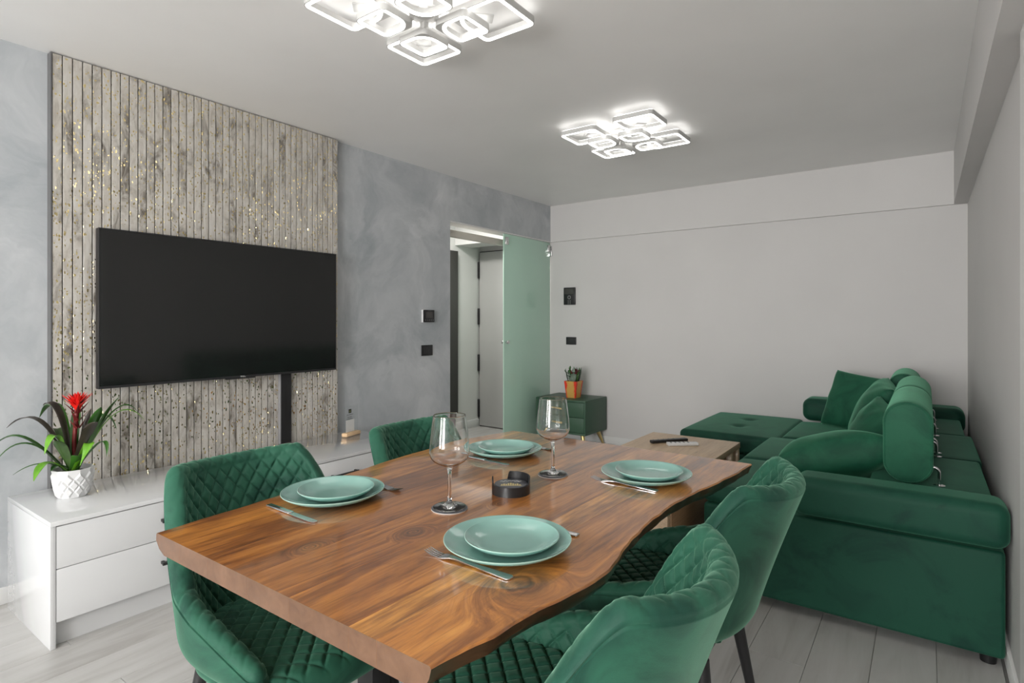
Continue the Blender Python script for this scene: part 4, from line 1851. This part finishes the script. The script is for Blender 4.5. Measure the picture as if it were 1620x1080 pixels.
# diamond facets: raise the middle of each diamond
def diamond(rows_):
    for li in range(len(rows_) - 2):
        lo, mi, hi = rows_[li], rows_[li + 1], rows_[li + 2]
        for i in range(NA):
            if li % 2 == 0:
                b, l, r_, t_ = lo[(i + 1) % NA], mi[i], mi[(i + 1) % NA], hi[(i + 1) % NA]
            else:
                b, l, r_, t_ = lo[i], mi[i], mi[(i + 1) % NA], hi[i]
            c = (b.co + l.co + r_.co + t_.co) / 4
            k = .0062 / math.hypot(c.x, c.y)
            inner = []
            for v in (b, r_, t_, l):
                q = c + (v.co - c) * .62
                inner.append(bm.verts.new((q.x * (1 + k), q.y * (1 + k), q.z)))
            outer = [b, r_, t_, l]
            for q in range(4):
                bm.faces.new((outer[q], outer[(q + 1) % 4], inner[(q + 1) % 4], inner[q]))
            bm.faces.new(inner)


diamond(rows)
# close the half diamonds at the bottom and the top
for i in range(NA):
    j = (i + 1) % NA
    bm.faces.new((rows[0][i], rows[0][j], rows[1][i]))
    bm.faces.new((rows[4][i], rows[3][i], rows[4][j]))
    bm.faces.new((bot[i], bot[j], rows[0][j], rows[0][i]))
    bm.faces.new((rows[4][i], rows[4][j], top[j], top[i]))
    bm.faces.new((top[i], top[j], tin[j], tin[i]))
    bm.faces.new((tin[i], tin[j], tin2[j], tin2[i]))
bm.faces.new(bot[::-1])
from_bm('pot', bm, M['pot_white'], br, 25)
lathe('soil', [(0, .108), (.04, .107), (.0685, .102), (.0685, .096), (0, .095)], M['soil'], br, 28)
PXM = 2.60 / 905     # metres per pixel of the photograph at the plant


def L_(u, v, dy):
    return (((u - 110) * PXM), dy, (784 - v) * PXM)


leaves = [  # tip, bend, half width, material, depth of tip
    ((3, 682), (58, 672), .010, 'leaf_dark', .02), ((9, 726), (40, 690), .011, 'leaf', -.10), ((28, 730), (58, 700), .009, 'leaf', -.13),
    ((42, 668), (80, 655), .014, 'leaf', .06), ((73, 645), (92, 660), .020, 'leaf_dark', -.03), ((55, 741), (80, 730), .005, 'leaf', -.12),
    ((94, 747), (92, 728), .012, 'leaf_light', -.15), ((169, 636), (150, 672), .019, 'leaf', .05), ((160, 668), (140, 690), .017, 'leaf_dark', -.06),
    ((190, 660), (160, 660), .010, 'leaf', .08), ((196, 674), (160, 664), .007, 'leaf_light', .10), ((176, 719), (160, 700), .006, 'leaf', -.06),
    ((152, 728), (150, 700), .012, 'leaf_light', -.12), ((98, 712), (101, 690), .013, 'leaf_light', -.11), ((113, 692), (109, 712), .016, 'leaf_mid', -.11),
    ((135, 678), (124, 690), .022, 'leaf_dark', .05), ((104, 650), (106, 680), .012, 'leaf', .06), ((140, 716), (128, 724), .014, 'leaf', -.09),
    ((60, 700), (75, 690), .011, 'leaf_mid', .10), ((150, 690), (135, 670), .014, 'leaf', .11), ((120, 655), (118, 690), .010, 'leaf_dark', .07),
    ((158, 648), (142, 682), .018, 'leaf', -.02), ((84, 690), (95, 700), .014, 'leaf_mid', -.05), ((96, 740), (100, 735), .012, 'leaf', -.07)]
for (tip, bend, hw, mat, dy) in leaves:
    t_ = L_(*tip, dy)
    b_ = L_(*bend, dy * .5)
    u0 = 110 + (bend[0] - 110) * .12
    p0 = L_(u0, 746, dy * .12)
    n_ = 14
    # bend point is where the curve passes; turn it into a control point
    ctrl = (Vector(b_) - Vector(p0) * .25 - Vector(t_) * .25) * 2
    pts = bez(p0, ctrl, t_, n_)
    ws = [hw * 1.6 * (.55 + .45 * math.sin(PI * min(1, (i / n_) * 1.25) / 2)) * (1 if i / n_ < .62 else max(.04, (1 - ((i / n_ - .62) / .38) ** 1.8))) for i in range(n_ + 1)]
    vs, fs = leaf_mesh(pts, ws, .28)
    from_py('leaf', vs, fs, M[mat], br, 60)
stem = tube('stem', [L_(112, 745, 0), L_(112, 700, 0), L_(115, 668, 0), L_(117, 645, 0)], [.008, .008, .009, .010], M['bract_dark'], br, 14)
fl0 = Vector(L_(117, 655, 0))
rb = random.Random(11)
for ring, (cnt, ln, spread, z0) in enumerate(((8, .050, .044, 0.0), (10, .062, .056, .008), (10, .062, .036, .016), (7, .058, .014, .022))):
    for i in range(cnt):
        a = 2 * PI * i / cnt + ring * .4
        d = Vector((math.cos(a), math.sin(a), 0))
        p0 = fl0 + d * .006 + Vector((0, 0, z0))
        p2 = fl0 + d * spread + Vector((0, 0, z0 + ln * rb.uniform(.9, 1.1)))
        p1 = fl0 + d * spread * .35 + Vector((0, 0, z0 + ln * .55))
        pts = bez(p0, p1, p2, 7)
        vs, fs = leaf_mesh(pts, [.006, .0085, .0095, .009, .008, .006, .0035, .0004], .3)
        from_py('bract', vs, fs, M['bract'], br, 60)
for i in range(12):
    a = 2 * PI * i / 12 + .2
    d = Vector((math.cos(a), math.sin(a), 0))
    zz = -.075 + .10 * (i % 4) / 3
    p0 = fl0 + d * .009 + Vector((0, 0, zz))
    k = .034 + .022 * (i % 4) / 3
    p2 = fl0 + d * k + Vector((0, 0, zz + .042))
    pts = bez(p0, fl0 + d * k * .55 + Vector((0, 0, zz + .018)), p2, 6)
    vs, fs = leaf_mesh(pts, [.009, .0085, .007, .0055, .004, .0022, .0004], .3)
    from_py('dark_bract', vs, fs, M['bract_dark'], br, 60)

# ------------------------------------------------------------------ acrylic sign on the sideboard
sg = thing('table_sign', 'small clear acrylic sign with a dark emblem in a pale wooden foot on the sideboard', 'sign', (-3.115, 2.47, sbZ), .23)
box('wooden_foot', -.022, .022, -.072, .072, 0, .022, M['pale_wood'], sg, .003)
box('acrylic_plate', -.002, .002, -.068, .068, .0222, .195, M['acrylic'], sg)
xs = .0022
boxes('white_square', [(xs, xs + .0006, -.058, .028, .026, .105)], M['white_ink'], sg)
boxes('emblem', [(xs, xs + .0006, -.030, -.003, .150, .176)], M['black_ink'], sg)
bm = bmesh.new()
for tri in (((-.0245, .164), (-.0085, .164), (-.0165, .171)),):
    q = [bm.verts.new((xs + .0009, a, b)) for a, b in tri]
    bm.faces.new(q)
add_box(bm, xs + .0007, xs + .0010, -.0225, -.0105, .1545, .1635)
from_bm('emblem_house', bm, M['green_ink'], sg, 0)
rt = random.Random(3)
bm = bmesh.new()
for (z, a, b) in ((.139, -.046, .016), (.1225, -.040, .004), (.111, -.047, .013)):
    y = a
    while y < b:
        w = rt.uniform(.002, .0045)
        add_box(bm, xs, xs + .0005, y, min(b, y + w), z - .0016, z + rt.choice((.0016, .0016, .0024)))
        y += w + rt.choice((.0009, .0009, .003))
from_bm('small_print', bm, M['grey_ink'], sg, 0)

# ------------------------------------------------------------------ wall devices
th = thing('thermostat', 'white-edged dark thermostat on the grey plaster wall, above the black outlet', 'thermostat', (ROOM_X0, 3.375, 1.287))
box('case', .0005, .022, -.062, .062, -.051, .051, M['white_plastic'], th, .004)
box('face', .0222, .028, -.062, .062, -.050, .050, M['black_plastic'], th, .006, 3)
box('display', .0281, .0286, -.038, .042, -.016, .034, M['lcd'], th)
boxes('button', [(.0281, .0288, -.045 + i * .022, -.036 + i * .022, -.036, -.030) for i in range(5)], M['grey_mark'], th)
boxes('logo_mark', [(.0281, .0286, -.012, .018, .042, .0445)], M['grey_mark'], th)


def outlet(label, loc, rz, w, h):
    o = thing('wall_outlet', label, 'outlet', loc, rz, 'black wall outlets')
    box('frame', .0005, .009, -w / 2, w / 2, -h / 2, h / 2, M['black_plastic'], o, .002)
    box('insert', .0092, .0105, -w * .36, w * .36, -h * .36, h * .36, simple('outlet_insert', (.02, .02, .021), .3), o)
    lathe('socket', [(.019, .0106), (.021, .0118), (.0185, .0118), (.0175, .0106)], M['black_metal'], o, 24, rot=(0, PI / 2, 0))


outlet('black outlet plate on the grey plaster wall, below the thermostat', (ROOM_X0, 3.375, 1.008), 0, .125, .086)
outlet('black outlet plate on the white back wall, below the intercom', (-3.058, ROOM_Y1, 1.035), -PI / 2, .122, .08)
ic = thing('intercom', 'black keypad intercom high on the white back wall beside the glass door', 'intercom', (-3.074, ROOM_Y1, 1.51), -PI / 2)
box('case', .0005, .018, -.070, .070, -.092, .092, M['black_plastic'], ic, .004)
box('display', .0182, .0188, -.058, .058, .022, .080, M['lcd'], ic)
lathe('dial', [(.012, .0182), (.020, .0182), (.020, .0205), (.012, .0205)], M['grey_mark'], ic, 24, loc=(0, 0, -.012), rot=(0, PI / 2, 0))
for i in range(2):
    for j in range(3):
        box('key', .0182, .0195, -.018 + i * .024, -.006 + i * .024, -.084 + j * .016, -.077 + j * .016, M['grey_mark'], ic)
